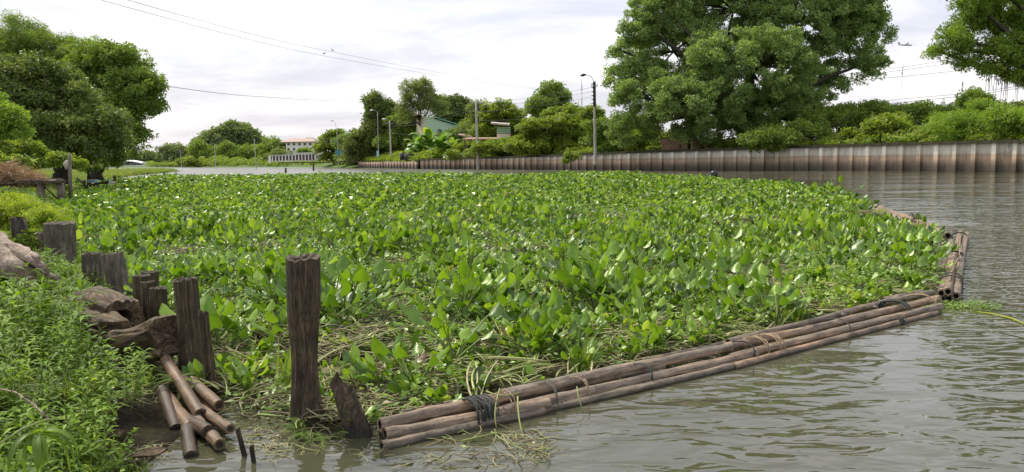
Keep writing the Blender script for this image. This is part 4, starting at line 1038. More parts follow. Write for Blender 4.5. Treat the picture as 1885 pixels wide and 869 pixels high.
# ---------------------------------------------------------------- timber posts
def post(name, label, base, top, r0, r1, mat='post', cat='post', flare=1.0, seg=26, n=22, ragged=.025, twist=.0, waist=0, group=None, parent=None, cap='posttop', below=.35):
    base = Vector(base); top = Vector(top)
    t = empty(name, base, label, cat, group) if parent is None else parent
    loc = t.location; mb = MB(); sd_ = rnd(0, 100); bend = Vector((rnd(-1, 1), rnd(-1, 1), 0))*(top-base).length*.012
    st = base-(top-base).normalized()*below
    pts = []; rr = []
    for i in range(n):
        u = i/(n-1); pts.append(st.lerp(top, u)-loc+bend*math.sin(u*5+sd_))
        r = r0+(r1-r0)*u + (flare-1)*r0*math.exp(-((u-.1)/.16)**2) - waist*math.exp(-((u-.50)/.19)**2)
        rr.append(r)
    def fn(an, u, p):
        c, s_ = math.cos(an), math.sin(an)
        lob = mn.noise(Vector((c*.9+sd_, s_*.9, u*1.6)))*.12
        rid = mn.noise(Vector((c*5+sd_, s_*5, u*2.2)))*.055
        crack = -.16*max(0, mn.noise(Vector((c*8, s_*8+sd_, u*1.4)))-.36)*3
        return 1+lob+rid+crack
    mb.tube(pts, rr, seg, 0, .5, cap=False, fn=fn)
    # ragged top: two inner rings with uneven height
    b0 = len(mb.v)-seg; rim = [Vector(mb.v[b0+k]) for k in range(seg)]; c = pts[-1]; ax = (top-base).normalized()
    for k in range(seg):
        rim[k] = rim[k]+ax*ragged*mn.noise(Vector((k*.8, sd_, 0)))*1.2; mb.v[b0+k] = tuple(rim[k])
    v2 = list(rim)
    for q, hgt in ((.84, .25), (.55, -.5), (.25, -.15)):
        v2 += [c+(p-c)*q+ax*ragged*(hgt+mn.noise(Vector((k*.9, sd_+q*9, 1)))*1.1) for k, p in enumerate(rim)]
    v2.append(c-ax*ragged*.3)
    fs = []
    for j in range(3):
        for k in range(seg): fs.append((j*seg+k, j*seg+(k+1) % seg, (j+1)*seg+(k+1) % seg, (j+1)*seg+k))
    for k in range(seg): fs.append((3*seg+k, 3*seg+(k+1) % seg, 4*seg))
    mb.add(v2, fs, 1, .5, False)
    o = mb.build('shaft', [M[mat], M[cap]], t); return t
def zpost(px_t, py_t, px_b, py_b):   # base on the water plane, top above it at the same distance
    b = G(px_b, py_b); tp = H(px_t, py_t, b.y); return b, tp
b, tp = zpost(555, 474, 567, 783); wpx = b.y/FPX
post('mooring_post', 'tall thick weathered timber post standing in the water left of the boom', b, tp, 31*wpx, 31*wpx, flare=1.12, waist=7*wpx, seg=34, n=34)
b, tp = zpost(340, 514, 356, 706); wpx = b.y/FPX
post('timber_post', 'straight tall timber post right of the stump cluster, behind the cut poles', b, tp, 22*wpx, 21*wpx, seg=30, n=26)
b, tp = zpost(375, 578, 392, 728); wpx = b.y/FPX
post('timber_post', 'thin split timber post touching the right side of the straight tall one', b, tp, 13*wpx, 9*wpx, ragged=.06)
b, tp = zpost(168, 466, 175, 560); wpx = b.y/FPX
post('timber_post', 'short flat-topped post left of the leaning one, between split posts and stump cluster', b, tp, 18*wpx, 17*wpx, 'greywood', ragged=.03)
b, tp = zpost(207, 467, 228, 572); wpx = b.y/FPX
post('timber_post', 'broad post leaning left, just behind the hollow stump piece', b, tp, 20*wpx, 19*wpx, 'greywood', ragged=.03)
for (xt_, yt_, xb_, yb_, r_, lab) in ((276, 500, 279, 606, 15, 'rearmost squat post of the stump cluster'), (262, 507, 270, 625, 15, 'left post of the stump cluster with round cut top'),
                                     (272, 519, 280, 640, 12, 'cracked hollow post in the middle of the stump cluster'), (291, 530, 296, 650, 15, 'front right post of the stump cluster, pale brown')):
    b, tp = zpost(xt_, yt_, xb_, yb_); wpx = b.y/FPX
    post('timber_post', lab, b, tp, r_*wpx, r_*wpx, seg=24, ragged=.02)
for (xt_, yt_, xb_, yb_, r_, lab) in ((116, 410, 118, 520, 20, 'tallest of the split grey posts on the bank at left'), (98, 411, 100, 522, 16, 'split grey post fused to the left side of the tallest one'), (84, 428, 86, 520, 14, 'lower grey post left of the split pair'), (72, 452, 74, 515, 9, 'stubby broken grey post at the left end of the split posts')):
    b, tp = zpost(xt_, yt_, xb_, yb_); wpx = b.y/FPX
    post('split_post', lab, b, tp, r_*wpx, r_*wpx*1.05, 'greywood', seg=22)
# leaning broken stake
b, tp = zpost(614, 696, 664, 803); wpx = b.y/FPX; tp.y += .12
t = empty('broken_stake', b, 'short broken timber stake leaning left with a jagged point, beside the boom end', 'post')
mb = MB(); ax = (tp-b); n = 12; W0, W1 = 27*wpx, 20*wpx
sq = [(-1, -.55), (-.25, -.75), (.35, -.6), (1, -.4), (.95, .4), (.2, .65), (-.6, .6), (-1.05, .2)]
vs = []
for i in range(n):
    u = i/(n-1); c = ax*(u*1.18-.3)
    for k, (a_, b2) in enumerate(sq):
        wv = (W0+(W1-W0)*u)*(1+.13*mn.noise(Vector((k*1.3, u*4, 3))))*.95
        top_ = {0: -.02, 1: .10, 2: .02, 3: -.10, 4: -.12, 5: 0.02, 6: .05, 7: -.02}[k] if i == n-1 else 0
        sh_ = .55 if i == n-1 and k in (1, 2, 5, 6) else 1
        vs.append(c+Vector((a_*wv*sh_, b2*wv*.8*sh_, top_)))
fs = [(i*8+k, i*8+(k+1) % 8, (i+1)*8+(k+1) % 8, (i+1)*8+k) for i in range(n-1) for k in range(8)]
mb.add(vs, fs, 0, .5, False); cen = len(mb.v); mb.v.append(tuple(ax*.86)); 
for k in range(8):
    mb.f.append(((n-1)*8+k, (n-1)*8+(k+1) % 8, cen)); mb.m.append(0); mb.t.append(.5); mb.sm.append(False)
mb.build('stake', M['post'], t)
# stump chunks on the bank
def chunk(name, label, c, size, rot, seed, notch=0, mat='chunk'):
    mb = MB(); nu, nv = 26, 16; vs = []
    E = Euler(rot).to_matrix()
    for j in range(nv+1):
        ph = math.pi*j/nv
        for i in range(nu):
            th = 2*math.pi*i/nu
            d = Vector((math.cos(ph), math.sin(ph)*math.cos(th), math.sin(ph)*math.sin(th)))
            # superellipsoid for a sawn block
            e = .55; q = Vector([math.copysign(abs(x)**e, x) for x in d])
            r = 1+.34*mn.noise(d*1.5+Vector((seed, 0, 0)))+.14*mn.noise(Vector((d.x*.8, d.y*5, d.z*5+seed)))+.05*mn.noise(d*9)
            if notch: r -= notch*math.exp(-((d-Vector((.5, -.75, .3)).normalized()).length/.45)**2)
            p = Vector((q.x*size[0], q.y*size[1], q.z*size[2]))*r*.62
            vs.append(E @ p)
    fs = [(j*nu+i, j*nu+(i+1) % nu, (j+1)*nu+(i+1) % nu, (j+1)*nu+i) for j in range(nv) for i in range(nu)]
    mb.add(vs, fs, 0, .5, True); o = mb.build(name, M[mat], None, c); tag(o, label, 'stump'); return o
def stump(name, label, a, b, rx, rz, seed, roll=0, e=.7, hollow=False, bulge=.0):
    """a sawn length of old trunk: grain along its axis, flat ends, deep splits"""
    a = Vector(a); b = Vector(b); d = b-a; L = d.length; q = d.to_track_quat('Z', 'Y'); seg, n = 48, 20; mb = MB(); vs = []
    for i in range(n):
        u = i/(n-1)
        for k in range(seg):
            an = 2*math.pi*k/seg+roll; c, s_ = math.cos(an), math.sin(an)
            x_ = math.copysign(abs(c)**e, c)*rx; y_ = math.copysign(abs(s_)**e, s_)*rz
            r = 1+.30*mn.noise(Vector((c*1.1+seed, s_*1.1, u*1.8)))+.13*mn.noise(Vector((c*3.5, s_*3.5+seed, u*2.5)))+.05*mn.noise(Vector((c*11, s_*11, u*3+seed)))
            r -= .30*max(0, mn.noise(Vector((c*6+seed*2, s_*6, u*.9)))-.30)*2
            r *= 1+bulge*math.sin(math.pi*u)-.06*(i in (0, n-1))
            zt = (u-.5)*L + (.05*L*mn.noise(Vector((c*2, s_*2, seed+i))) if i in (0, n-1) else 0)
            vs.append(Vector((x_*r, y_*r, zt)))
    fs = [(i*seg+k, i*seg+(k+1) % seg, (i+1)*seg+(k+1) % seg, (i+1)*seg+k) for i in range(n-1) for k in range(seg)]
    mb.add(vs, fs, 0, .5, True)
    for ring, sg in ((0, -1), (n-1, 1)):
        rim = vs[ring*seg:(ring+1)*seg]; cc = sum(rim, Vector())/seg; v2 = list(rim)
        for f_, dz in ((.75, -.01), (.45, -.03 if not hollow else -.02), (.35, -.02 if not hollow else -.22)):
            v2 += [cc+(p-cc)*f_+Vector((0, 0, sg*(dz+.012*mn.noise(Vector((kk*.7, f_*9, seed)))))) for kk, p in enumerate(rim)]
        v2.append(cc+Vector((0, 0, sg*(-.02 if not hollow else -.25))))
        f2 = [(j_*seg+k, j_*seg+(k+1) % seg, (j_+1)*seg+(k+1) % seg, (j_+1)*seg+k) for j_ in range(3) for k in range(seg)]+[(3*seg+k, 3*seg+(k+1) % seg, 4*seg) for k in range(seg)]
        mb.add(v2, f2, 1, .5, False)
    o = mb.build(name, [M['chunkz'], M['chunkend']], None, (a+b)/2); o.rotation_mode = 'QUATERNION'; o.rotation_quaternion = q; tag(o, label, 'stump'); return o
M['chunkz'] = woodmat('stump_grain', (.035, .022, .011), (.12, .077, .040), (.27, .18, .10), (11, 11, 2.0), .9, moss=.35)
M['chunkend'] = woodmat('stump_end_grain', (.045, .03, .018), (.14, .095, .055), (.28, .20, .12), (9, 9, 9), .8, moss=.1)
stump('stump_piece', 'squared brown chunk of trunk overhanging the pile of cut poles', H(232, 640, 8.1), H(318, 616, 7.5), .25, .19, 3, .2, .5)
stump('stump_piece', 'hollow gnarled trunk piece with a dark hole, beside the leaning post', H(158, 560, 9.2), H(226, 583, 8.5), .26, .22, 11, .6, .8, True, .15)
stump('stump_piece', 'lower reddish trunk piece under the hollow gnarled one', H(138, 598, 8.5), H(208, 618, 8.0), .22, .19, 25, .3, .65, False, .1)
# pale driftwood trunk on the far left
dw = empty('driftwood_trunk', H(20, 480, 10.5), 'pale peeled driftwood trunk with split roots lying on the bank at the left frame edge', 'driftwood')
for (a_, b2, r0, r1) in (((-90, 405), (45, 508), .22, .15), ((-30, 425), (85, 500), .13, .05), ((10, 450), (108, 514), .09, .035), ((-20, 480), (60, 520), .14, .08), ((20, 455), (70, 478), .07, .04)):
    p = H(a_[0], a_[1], 11.2); q = H(b2[0], b2[1], 10.3); mb = MB(); pts = curve_pts(p, q, 9, .05, .02)
    sd_ = rnd(0, 50)
    mb.tube([x_-dw.location for x_ in pts], [r0+(r1-r0)*i/8 for i in range(9)], 14, fn=lambda an, u, p: 1+.3*mn.noise(Vector((math.cos(an)*2+sd_, math.sin(an)*2, u*2))))
    mb.build('limb', M['drift'], dw)
# pile of cut poles
CPL = [((305, 663), 7.35, (369, 763), 6.35, .058, 'upper middle pole of the cut pile, pale end facing right'), ((300, 722), 7.0, (349, 788), 6.15, .062, 'left pole of the cut pile, thick with dark end'),
       ((338, 690), 7.3, (403, 746), 6.55, .056, 'upper right pole of the cut pile, half covered by fern'), ((362, 722), 7.0, (394, 757), 6.6, .040, 'slim split pole under the upper right one'),
       ((368, 752), 6.6, (424, 790), 5.95, .045, 'thin pole of the cut pile reaching farthest right'), ((362, 772), 6.35, (404, 818), 5.7, .050, 'lowest pole of the cut pile with round sawn end near water'),
       ((300, 720), 6.9, (324, 790), 6.15, .058, 'shaded pole at the left underside of the cut pile'), ((340, 770), 6.4, (383, 795), 5.9, .06, 'dark pole in the heart of the cut pile'), ((345, 790), 6.1, (352, 842), 5.6, .058, 'dark upright stub under the cut pile')]
for (a_, ya, b2, yb, r_, lab) in CPL:
    p = H(*a_, ya); q = H(*b2, yb); t = empty('cut_pole', q, lab, 'log', 'poles heaped beside the posts')
    make_log(t, p, q, r_, rnd(.5, 1), 'shaft', 'shadelog' if ('dark' in lab and 'pile, thick' not in lab) or 'shaded' in lab else 'cutlog', hollow=False, bend=.01, n=8)
for (a_, b2, r_, lab) in (((438, 790), (450, 838), .022, 'thin dark stake standing in the water right of the cut poles'), ((463, 822), (467, 850), .020, 'short dark stub poking out of the water next to the thin stake')):
    b = G(*b2); tp = H(*a_, b.y); post('small_stake', lab, b, tp, r_, r_*.9, seg=10, n=8, ragged=.02)

# ---------------------------------------------------------------- weeds on the near bank
def bank_pts(n, x0, x1, y0, y1, dmin=.0, dmax=99):
    x = rng.uniform(x0, x1, n); y = rng.uniform(y0, y1, n); d = sdist(x, y, BP); k = (d > dmin) & (d < dmax) & (np.abs(x)/np.maximum(y, .1) < .95)
    x, y = x[k], y[k]; z = bank_h(x[None, :], y[None, :])[0]; return x, y, z
# clear ground: (photo px, photo py, distance, radius) of things the weeds leave bare
CLEAR = [(H(p[0], p[1], p[2]), p[3]) for p in ((272, 640, 7.7, .45), (196, 590, 8.6, .45), (300, 720, 6.8, .55), (350, 780, 6.3, .65), (285, 800, 5.9, .4), (300, 780, 6.0, .4), (260, 700, 6.9, .3), (20, 480, 10.2, .6), (70, 500, 10, .5), (-20, 500, 9.8, .5), (10, 510, 9.3, .5), (60, 515, 9.3, .4), (-40, 510, 9.2, .5), (30, 520, 8.8, .4), (290, 640, 8.4, .3), (215, 620, 8.0, .35), (225, 655, 7.4, .3), (225, 815, 5.0, .22), (245, 775, 5.6, .25))]
def bank_scatter(key, name, label, cat, n, box, s0, s1, dmin=0, dmax=99, tilt=.3, dz=0, clear=True, patch=None):
    x, y, z = bank_pts(n, *box, dmin, dmax)
    keep = ~((y < 2.9))
    if clear:
        for c, r in CLEAR: keep &= np.hypot(x-c.x, y-c.y) > r
    if patch is not None: keep &= rng.random(len(x)) < np.clip(.5+patch[1]*fnoise(x, y, patch[0], patch[2]), .03, 1)
    x, y, z = x[keep], y[keep], z[keep]
    sc = rng.uniform(s0, s1, len(x))*np.clip(1+.9*fnoise(x, y, .7, 77), .55, 1.6)
    o = scatter(name, key, np.stack([x, y, z-.02+dz], 1), rots(len(x), tilt), sc); tag(o, label, cat, kind='stuff'); return len(x)
bank_scatter('weed', 'willow_weed', 'dense narrow-leaved green weeds covering the near bank at lower left', 'weeds', 8500, (-12, -1.5, 2.2, 12), .6, 1.3, .12, patch=(.9, 1.2, 5))
bank_scatter('weedbroad', 'broad_weed', 'broad-leaved low weeds mixed into the near bank cover', 'weeds', 5500, (-12, -1.5, 2.2, 13), .6, 1.25, .05, patch=(.8, 1.5, 15))
bank_scatter('shortgrass', 'bank_grass', 'short grass growing at the foot of the bank weeds down to the water', 'grass', 5000, (-12, -1.5, 2.2, 12), .5, 1.0, .0, patch=(1.1, 1.5, 25))
bank_scatter('dead', 'bank_litter', 'dry stalks and leaf litter on the dark soil of the bank', 'plant litter', 450, (-10, -1.5, 3, 12), .4, .7, .0, dz=.02, clear=False)
bank_scatter('tuft', 'far_bank_grass', 'long grass and herbs along the left bank beyond the split posts', 'grass', 22000, (-45, -5, 12, 62), .7, 1.5, .0)
bank_scatter('weedbroad', 'mid_bank_weeds', 'leafy herbs on the left bank around the wooden platform', 'weeds', 12000, (-36, -5, 13, 45), .8, 1.5, .1)
bank_scatter('shortgrass', 'spit_grass', 'sunlit grass spit running out from under the riverside tree', 'grass', 26000, (-150, -20, 55, 215), 2.0, 3.6, .3)
def individual_weeds():
    """the largest weeds, each one a plant of its own, standing in front of the stumps and poles"""
    src = [weed(.5, 26, .15, .026)(k).mesh('weed_stem', [M['weed'], M['stem']]) for k in range(4)]
    rim = [(20, 560, 7.6, 'behind the bottom-left weeds, below the driftwood'), (85, 570, 7.4, 'below the right end of the driftwood trunk'), (125, 560, 7.8, 'left of the hollow trunk piece'), (150, 690, 5.6, 'in the middle of the lower bank'), (180, 740, 5.2, 'above the dark soil at the bank foot'), (90, 700, 5.0, 'above the bare reddish branch'), (230, 690, 6.4, 'in the shade left of the cut poles'), (35, 610, 6.0, 'near the left edge, at mid height of the bank')]
    for (px, py, Y, lab) in rim:
        p = H(px, py, Y); t = empty('willow_weed_plant', (p.x, p.y, max(0, bank_z(p.x, p.y))), 'bushy narrow-leaved weed '+lab, 'weed plant')
        for k in range(4):
            s_ = rnd(.8, 1.15); place('stalk', random.choice(src), t, (rnd(-.1, .1), rnd(-.1, .1), 0), (rnd(-.25, .25), rnd(-.25, .25), rnd(0, 6)), (s_, s_, s_))
    for (px, py, Y, sc, lab) in ((262, 720, 6.6, 1.1, 'slender willow-leaved weed standing against the squared stump chunk'), (150, 640, 6.3, 1.0, 'slender willow-leaved weed left of the stump pieces'),
                                 (205, 690, 6.0, 1.0, 'slender willow-leaved weed below the reddish stump block'), (110, 620, 6.5, 1.2, 'tall willow-leaved weed in the middle of the near bank'),
                                 (60, 640, 5.4, 1.1, 'tall willow-leaved weed nearest the left frame edge'), (180, 560, 8.0, .9, 'leafy weed growing in front of the short flat-topped post'), (240, 640, 7.3, .9, 'weed with bright tip between the two stump pieces')):
        p = H(px, py, Y); z = bank_z(p.x, p.y); t = empty('willow_weed_plant', (p.x, p.y, max(0, z)), lab, 'weed plant')
        place('stalk', random.choice(src), t, (0, 0, 0), (rnd(-.1, .1), rnd(-.1, .1), rnd(0, 6)), (sc, sc, sc))
individual_weeds()
bank_scatter('tuft', 'bank_grass_tufts', 'arching long grass tufts scattered through the weeds of the near bank', 'grass', 900, (-10, -1.5, 2.8, 11), .5, 1.0, .15, patch=(.8, 2.5, 95))
bank_scatter('creeper', 'bank_creeper', 'small-leaved creeping plants hanging down the dark near bank to the water', 'weeds', 2600, (-8, -1.5, 2.5, 9), .4, .75, .0, 1.0, .4, dz=.02, clear=True, patch=(1.6, 2.0, 55))
# ferny water mimosa round the foot of the tall post and on the cut poles
def frond(mb, p, a, L, el, sag):
    pts = []; c = Vector(p)
    for i in range(9):
        u = i/8; e = el-sag*u; pts.append(c.copy()); c = c+Vector((math.cos(a)*math.cos(e), math.sin(a)*math.cos(e), math.sin(e)))*L/8
    mb.tube(pts, .003, 3, 1, .5, cap=False)
    for i in range(1, 9):
        for q in (0, .5):
            pp = pts[i].lerp(pts[min(8, i+1)], q); d = (pts[i]-pts[i-1]).normalized(); s_ = d.cross(Vector((0, 0, 1))).normalized()
            for sg in (-1, 1): simple_leaf(mb, pp, s_*sg+d*.35+Vector((0, 0, -.1)), L*.17*(1.1-i/14), L*.035, .1, 0, rnd(0, .6), Vector((0, 0, 1)))
def mimosa(base, label, n, L, el=.9):
    t = empty('water_mimosa', base, label, 'fern')
    for i in range(n):
        mb = MB(); frond(mb, (rnd(-.05, .05), rnd(-.05, .05), 0), rnd(0, 6.28), L*rnd(.7, 1.2), rnd(.2, el), rnd(.6, 1.4)); mb.build('frond', [M['weed'], M['stem']], t)
mimosa(G(556, 800, .02), 'feathery water mimosa at the foot of the tall thick post', 13, .26)
mimosa(G(604, 806, .02), 'small feathery sprig on the water between tall post and broken stake', 7, .18)
mimosa(H(318, 700, 6.95), 'ferny sprig draped over the cut poles', 9, .24, .5)
mimosa(H(352, 712, 6.95), 'ferny sprig hanging on the upper right cut pole', 7, .2, .4)
mimosa(H(380, 838, 5.9), 'feathery sprig at the waterline under the cut poles', 8, .2, .5)
for (px, py, lb_, nf, L) in ((1165, 655, 'pale ferny fronds reaching over the long boom', 6, .34), (1232, 630, 'dense ferny tuft leaning on the long boom, right of the pale fronds', 16, .30), (1730, 505, 'fine ferny tuft between the long boom and the right bundle', 16, .36)):
    mimosa(G(px, py, .08), lb_, nf, L, 1.3)
# big drooping leaf and dead branch in the bottom-left corner
t = empty('drooping_plant', H(72, 792, 3.6), 'wilted plant with broad drooping leaves in the bottom left corner', 'plant')
for i in range(12):
    a = rnd(-3.0, .6); mb = MB(); c = Vector((rnd(-.04, .04), rnd(-.04, .04), 0)); vs = []; w0 = rnd(.010, .022); L = rnd(.18, .34); el = rnd(-.5, .3)
    for k in range(8):
        u = k/7; e = el-u*2.2; sdv = Vector((-math.sin(a), math.cos(a), 0))*w0*math.sin(math.pi*(u*.9+.07))**.7
        vs += [c-sdv, c+Vector((0, 0, -.012)), c+sdv]; e = max(e, -1.5)
        c = c+Vector((math.cos(a)*math.cos(e), math.sin(a)*math.cos(e), math.sin(e)))*L/7
    mb.add(vs, [(3*k, 3*k+1, 3*k+4, 3*k+3) for k in range(7)]+[(3*k+1, 3*k+2, 3*k+5, 3*k+4) for k in range(7)], 0, rnd(0, .8), True); mb.build('leaf', M['over'], t)
mb = MB(); o0 = t.location
mb.tube([H(-20, 830, 3.4)-o0, H(40, 790, 3.5)-o0, H(75, 776, 3.6)-o0, H(92, 772, 3.7)-o0], [.004, .006, .006, .006], 5); mb.build('stem', M['stem'], t)
t = empty('bare_branch', H(90, 772, 3.8), 'reddish bare branch crossing the weeds at lower left', 'branch')
mb = MB(); o0 = t.location; mb.tube([H(90, 772, 3.8)-o0, H(62, 745, 3.9)-o0, H(28, 722, 4.0)-o0, H(-5, 715, 4.1)-o0], [.006, .006, .005, .003], 5)
for k in range(8):
    p = H(90-k*10, 770-k*7, 3.8+k*.03)-o0; mb.tube([p, p+Vector((rnd(.0, .04), 0, rnd(.02, .06)))], .002, 3)
mb.build('branch', M['drift'], t)
# woody debris by the water at bottom left
for (px, py, L, lab) in ((275, 835, .14, 'flat brown piece of bark lying at the water edge, bottom left'), (212, 800, .10, 'small pale wood chip on the dark soil above the bark piece')):
    p = G(px, py, .12); mb = MB()
    vs = [(-L, -.02, 0), (-L*.3, -L*.35, .02), (L*.6, -L*.3, .01), (L, .02, .02), (L*.2, L*.35, .03), (-L*.7, L*.2, .01)]
    mb.add(vs+[(x, y, z-.015) for x, y, z in vs], [(0, 1, 2, 3, 4, 5), (11, 10, 9, 8, 7, 6)]+[(i, 6+i, 6+(i+1) % 6, (i+1) % 6) for i in range(6)], 0, .5, False)
    o = mb.build('bark_piece', M['chunk'], None, p); o.rotation_euler = (.25, -.1, rnd(-.3, .3)); tag(o, lab, 'wood')
# loose dead bits caught on the boom
t = empty('snagged_plant', G(930, 790, .02), 'yellowish dead stems and roots snagged on the boom and trailing in the water', 'dead plant')
for (p0, p1, p2, r_) in (((920, 715, .24), (905, 760, .15), (915, 790, .02), .007), ((895, 720, .22), (925, 735, .2), (958, 722, .22), .008), ((953, 730, .2), (953, 770, .08), (962, 800, .0), .009), ((905, 795, .02), (930, 815, .02), (965, 828, .01), .007),
                         ((850, 812, .02), (880, 804, .03), (925, 795, .03), .009), ((925, 800, .03), (940, 835, .01), (955, 830, .01), .006), ((910, 790, .1), (918, 800, .06), (905, 820, .0), .006), ((935, 795, .05), (955, 790, .06), (950, 812, .02), .004), ((1062, 712, .2), (1064, 735, .14), (1075, 760, .02), .006)):
    o0 = t.location; a = G(*p0); b = G(*p1); c = G(*p2); mb = MB()
    pts = [(a*(1-u)**2+b*2*u*(1-u)+c*u*u)-o0 for u in [k/8 for k in range(9)]]
    mb.tube(pts, [r_*(1-.4*k/8) for k in range(9)], 5, 0, rnd(.5, 1)); mb.build('stem', M['dead'], t)
t = empty('floating_stem', G(1830, 585), 'long yellow-green plant stem floating on the water at the right frame edge', 'floating stem')
mb = MB(); o0 = t.location; mb.tube([G(1800, 574, .01)-o0, G(1830, 578, .02)-o0, G(1862, 586, .02)-o0, G(1900, 602, .01)-o0], [.006, .010, .011, .009], 6, 0, .9); mb.build('stem', M['yellow'], t)
mb = MB(); mb.tube([G(1750, 566, .01)-o0, G(1800, 566, .0)-o0, G(1850, 572, .01)-o0, G(1900, 575, .01)-o0], .008, 5, 0, .3)
mb.build('stem', M['stem'], t)
x = np.array([G(1700+k*6+rnd(-6, 6), 566+rnd(-4, 4)).to_2d()[:] for k in range(22)])
o = scatter('floating_sprigs', 'creeper', np.concatenate([x, np.full((len(x), 1), -.02)], 1), rots(len(x), .2), rng.uniform(.3, .6, len(x))); tag(o, 'thin line of small green sprigs floating out from the boom corner', 'water plants', kind='stuff')
def floaters():
    P = []
    for k in range(70):
        px, py = (rnd(415, 640), rnd(735, 835)) if k < 48 else (rnd(640, 1000), rnd(790, 850))
        if k >= 48 and py < 815-(px-700)*.2+8: continue
        q = G(px, py); P.append((q.x, q.y, -.035))
    o = scatter('floating_debris', 'dead', np.array(P), rots(len(P), .08), rng.uniform(.25, .7, len(P))); tag(o, 'thin broken stems and leaf scraps drifting on the water around the posts', 'plant litter', kind='stuff')
floaters()
bush('hanging_vine', 'small vine drape hanging over the wall capping left of the street lamp', [(1052, 287, 12, 6), (1046, 292, 7, 4)], 121, 'vine', .8, 10, .7, zb=2.9)
bush('hanging_vine', 'leafy creeper spilling over the capping below the huge tree', [(1400, 271, 16, 4), (1425, 270, 10, 4)], 97, 'vine', .7, 9, .6, zb=3.0)
# ---------------------------------------------------------------- wooden platform with straw
PY = 38
t = empty('wooden_platform', H(60, 340, PY), 'rickety weathered wooden platform on two stout posts at the left bank', 'platform')
o0 = t.location
def beam(p, q, wd, hg, mat, name='beam', parent=t, off=None):
    mb = MB(); d = (q-p); L = d.length; an = math.atan2(d.y, d.x); E = Euler((0, -math.asin(max(-1, min(1, d.z/L))), an)).to_matrix()
    mb.box((0, 0, 0), (L, wd, hg), E); o = mb.build(name, M[mat], parent); o.location = (p+q)/2-parent.location; return o
beam(H(-60, 345, PY), H(70, 335, PY), .35, .16, 'post'); beam(H(60, 336, PY-.6), H(120, 334, PY-.2), .3, .14, 'post'); beam(H(-60, 341, PY+1.6), H(105, 332, PY+1.8), .3, .14, 'post')
for k in range(9):
    xx = -50+k*18; beam(H(xx, 341-k*.9, PY-.3), H(xx+4, 338-k*.9, PY+1.9), .34, .05, 'greywood', 'plank')
beam(H(30, 333, PY-.2), H(112, 329, PY), .25, .05, 'paleposts', 'plank')
for (px, yt_, pyb) in ((75, 338, 384), (110, 331, 372)):
    p = H(px, yt_, PY); q = H(px+4, pyb, PY); mb = MB(); mb.tube([q-o0, p-o0], [.19, .17], 10, fn=lambda an, u, p: 1+.1*math.sin(an*3)); mb.build('leg', M['paleposts'], t)
mb = MB(); mb.tube([H(80, 342, PY)-o0, H(108, 368, PY)-o0], .04, 5); mb.build('brace', M['metal_d'], t)
t2 = empty('straw_heap', H(30, 335, PY+1), 'heap of dry reddish straw and dead branches on top of the wooden platform', 'straw')
P = []
for k in range(260):
    px = rnd(-60, 78); hmax = 32*math.exp(-((px-10)/45)**2); P.append(H(px, 338-rnd(0, 1)*hmax, PY+rnd(0, 1.8)))
VAR['dryp'] = [tuft(30, .5, .02, .2)(k).build('dryp_piece', M['dry'], link=False) for k in range(3)]
scatter('straw', 'dryp', np.array([p[:] for p in P]), rots(len(P), 1.5), rng.uniform(.7, 1.5, len(P)), t2, 'stuff', tuple(t2.location))
for (a_, b2) in (((0, 335), (24, 305)), ((16, 318), (34, 340)), ((10, 352), (40, 330)), ((-10, 300), (20, 335))):
    mb = MB(); mb.tube([H(a_[0], a_[1], PY-.2)-t2.location, H(b2[0], b2[1], PY+.3)-t2.location], .045, 5); mb.build('stick', M['drift'], t2)
t = empty('pale_post', H(130, 362, 40), 'slim pale upright post between the platform and the jetty, with a rag tied on', 'post')
mb = MB(); mb.tube([H(130, 366, 40)-t.location, H(128, 282, 40)-t.location], [.10, .085], 8); mb.build('shaft', M['paleposts'], t)
mb = MB(); c = H(125, 305, 39.9)-t.location; mb.tube([c+Vector((-.02, 0, .28)), c+Vector((-.1, -.02, .1)), c+Vector((-.08, 0, -.2))], [.05, .13, .06], 7); mb.build('rag', M['roofgrey'], t)
# collapsed jetty
JY = 62
t = empty('collapsed_jetty', H(185, 345, JY), 'small collapsed dark wooden jetty at the left edge of the mat', 'jetty'); o0 = t.location
for (a_, b2, z_, wd, m_) in (((152, 343), (180, 341), 0, .5, 'post'), ((165, 340), (212, 333), .4, .45, 'post'), ((160, 348), (200, 349), -.3, .4, 'chunk'), ((178, 338), (208, 336), .8, .5, 'greywood'), ((142, 328), (156, 338), .2, .2, 'paleposts')):
    beam(H(a_[0], a_[1], JY+z_), H(b2[0], b2[1], JY+z_), wd, .16, m_, 'plank', t)
for (px, y0, y1) in ((155, 332, 352), (171, 340, 356), (211, 323, 340), (202, 333, 345)):
    mb = MB(); mb.tube([H(px, y1, JY)-o0, H(px, y0, JY)-o0], .12, 8); mb.build('leg', M['post'], t)
mb = MB(); mb.box(H(171, 334, JY+.5)-o0, (.62, .5, .22)); mb.box(H(171, 331.5, JY+.5)-o0, (.7, .55, .05)); o = mb.build('tub', M['blue'], None); o.location = o0; tag(o, 'pale blue plastic box lying on the collapsed jetty', 'box')
mb = MB(); mb.box((0, 0, 0), (.5, .04, .9), Euler((.5, .3, .4)).to_matrix()); o = mb.build('white_sheet', M['white'], None, H(205, 342, JY-.5)); tag(o, 'white scrap sheet leaning on the right end of the jetty', 'scrap sheet')
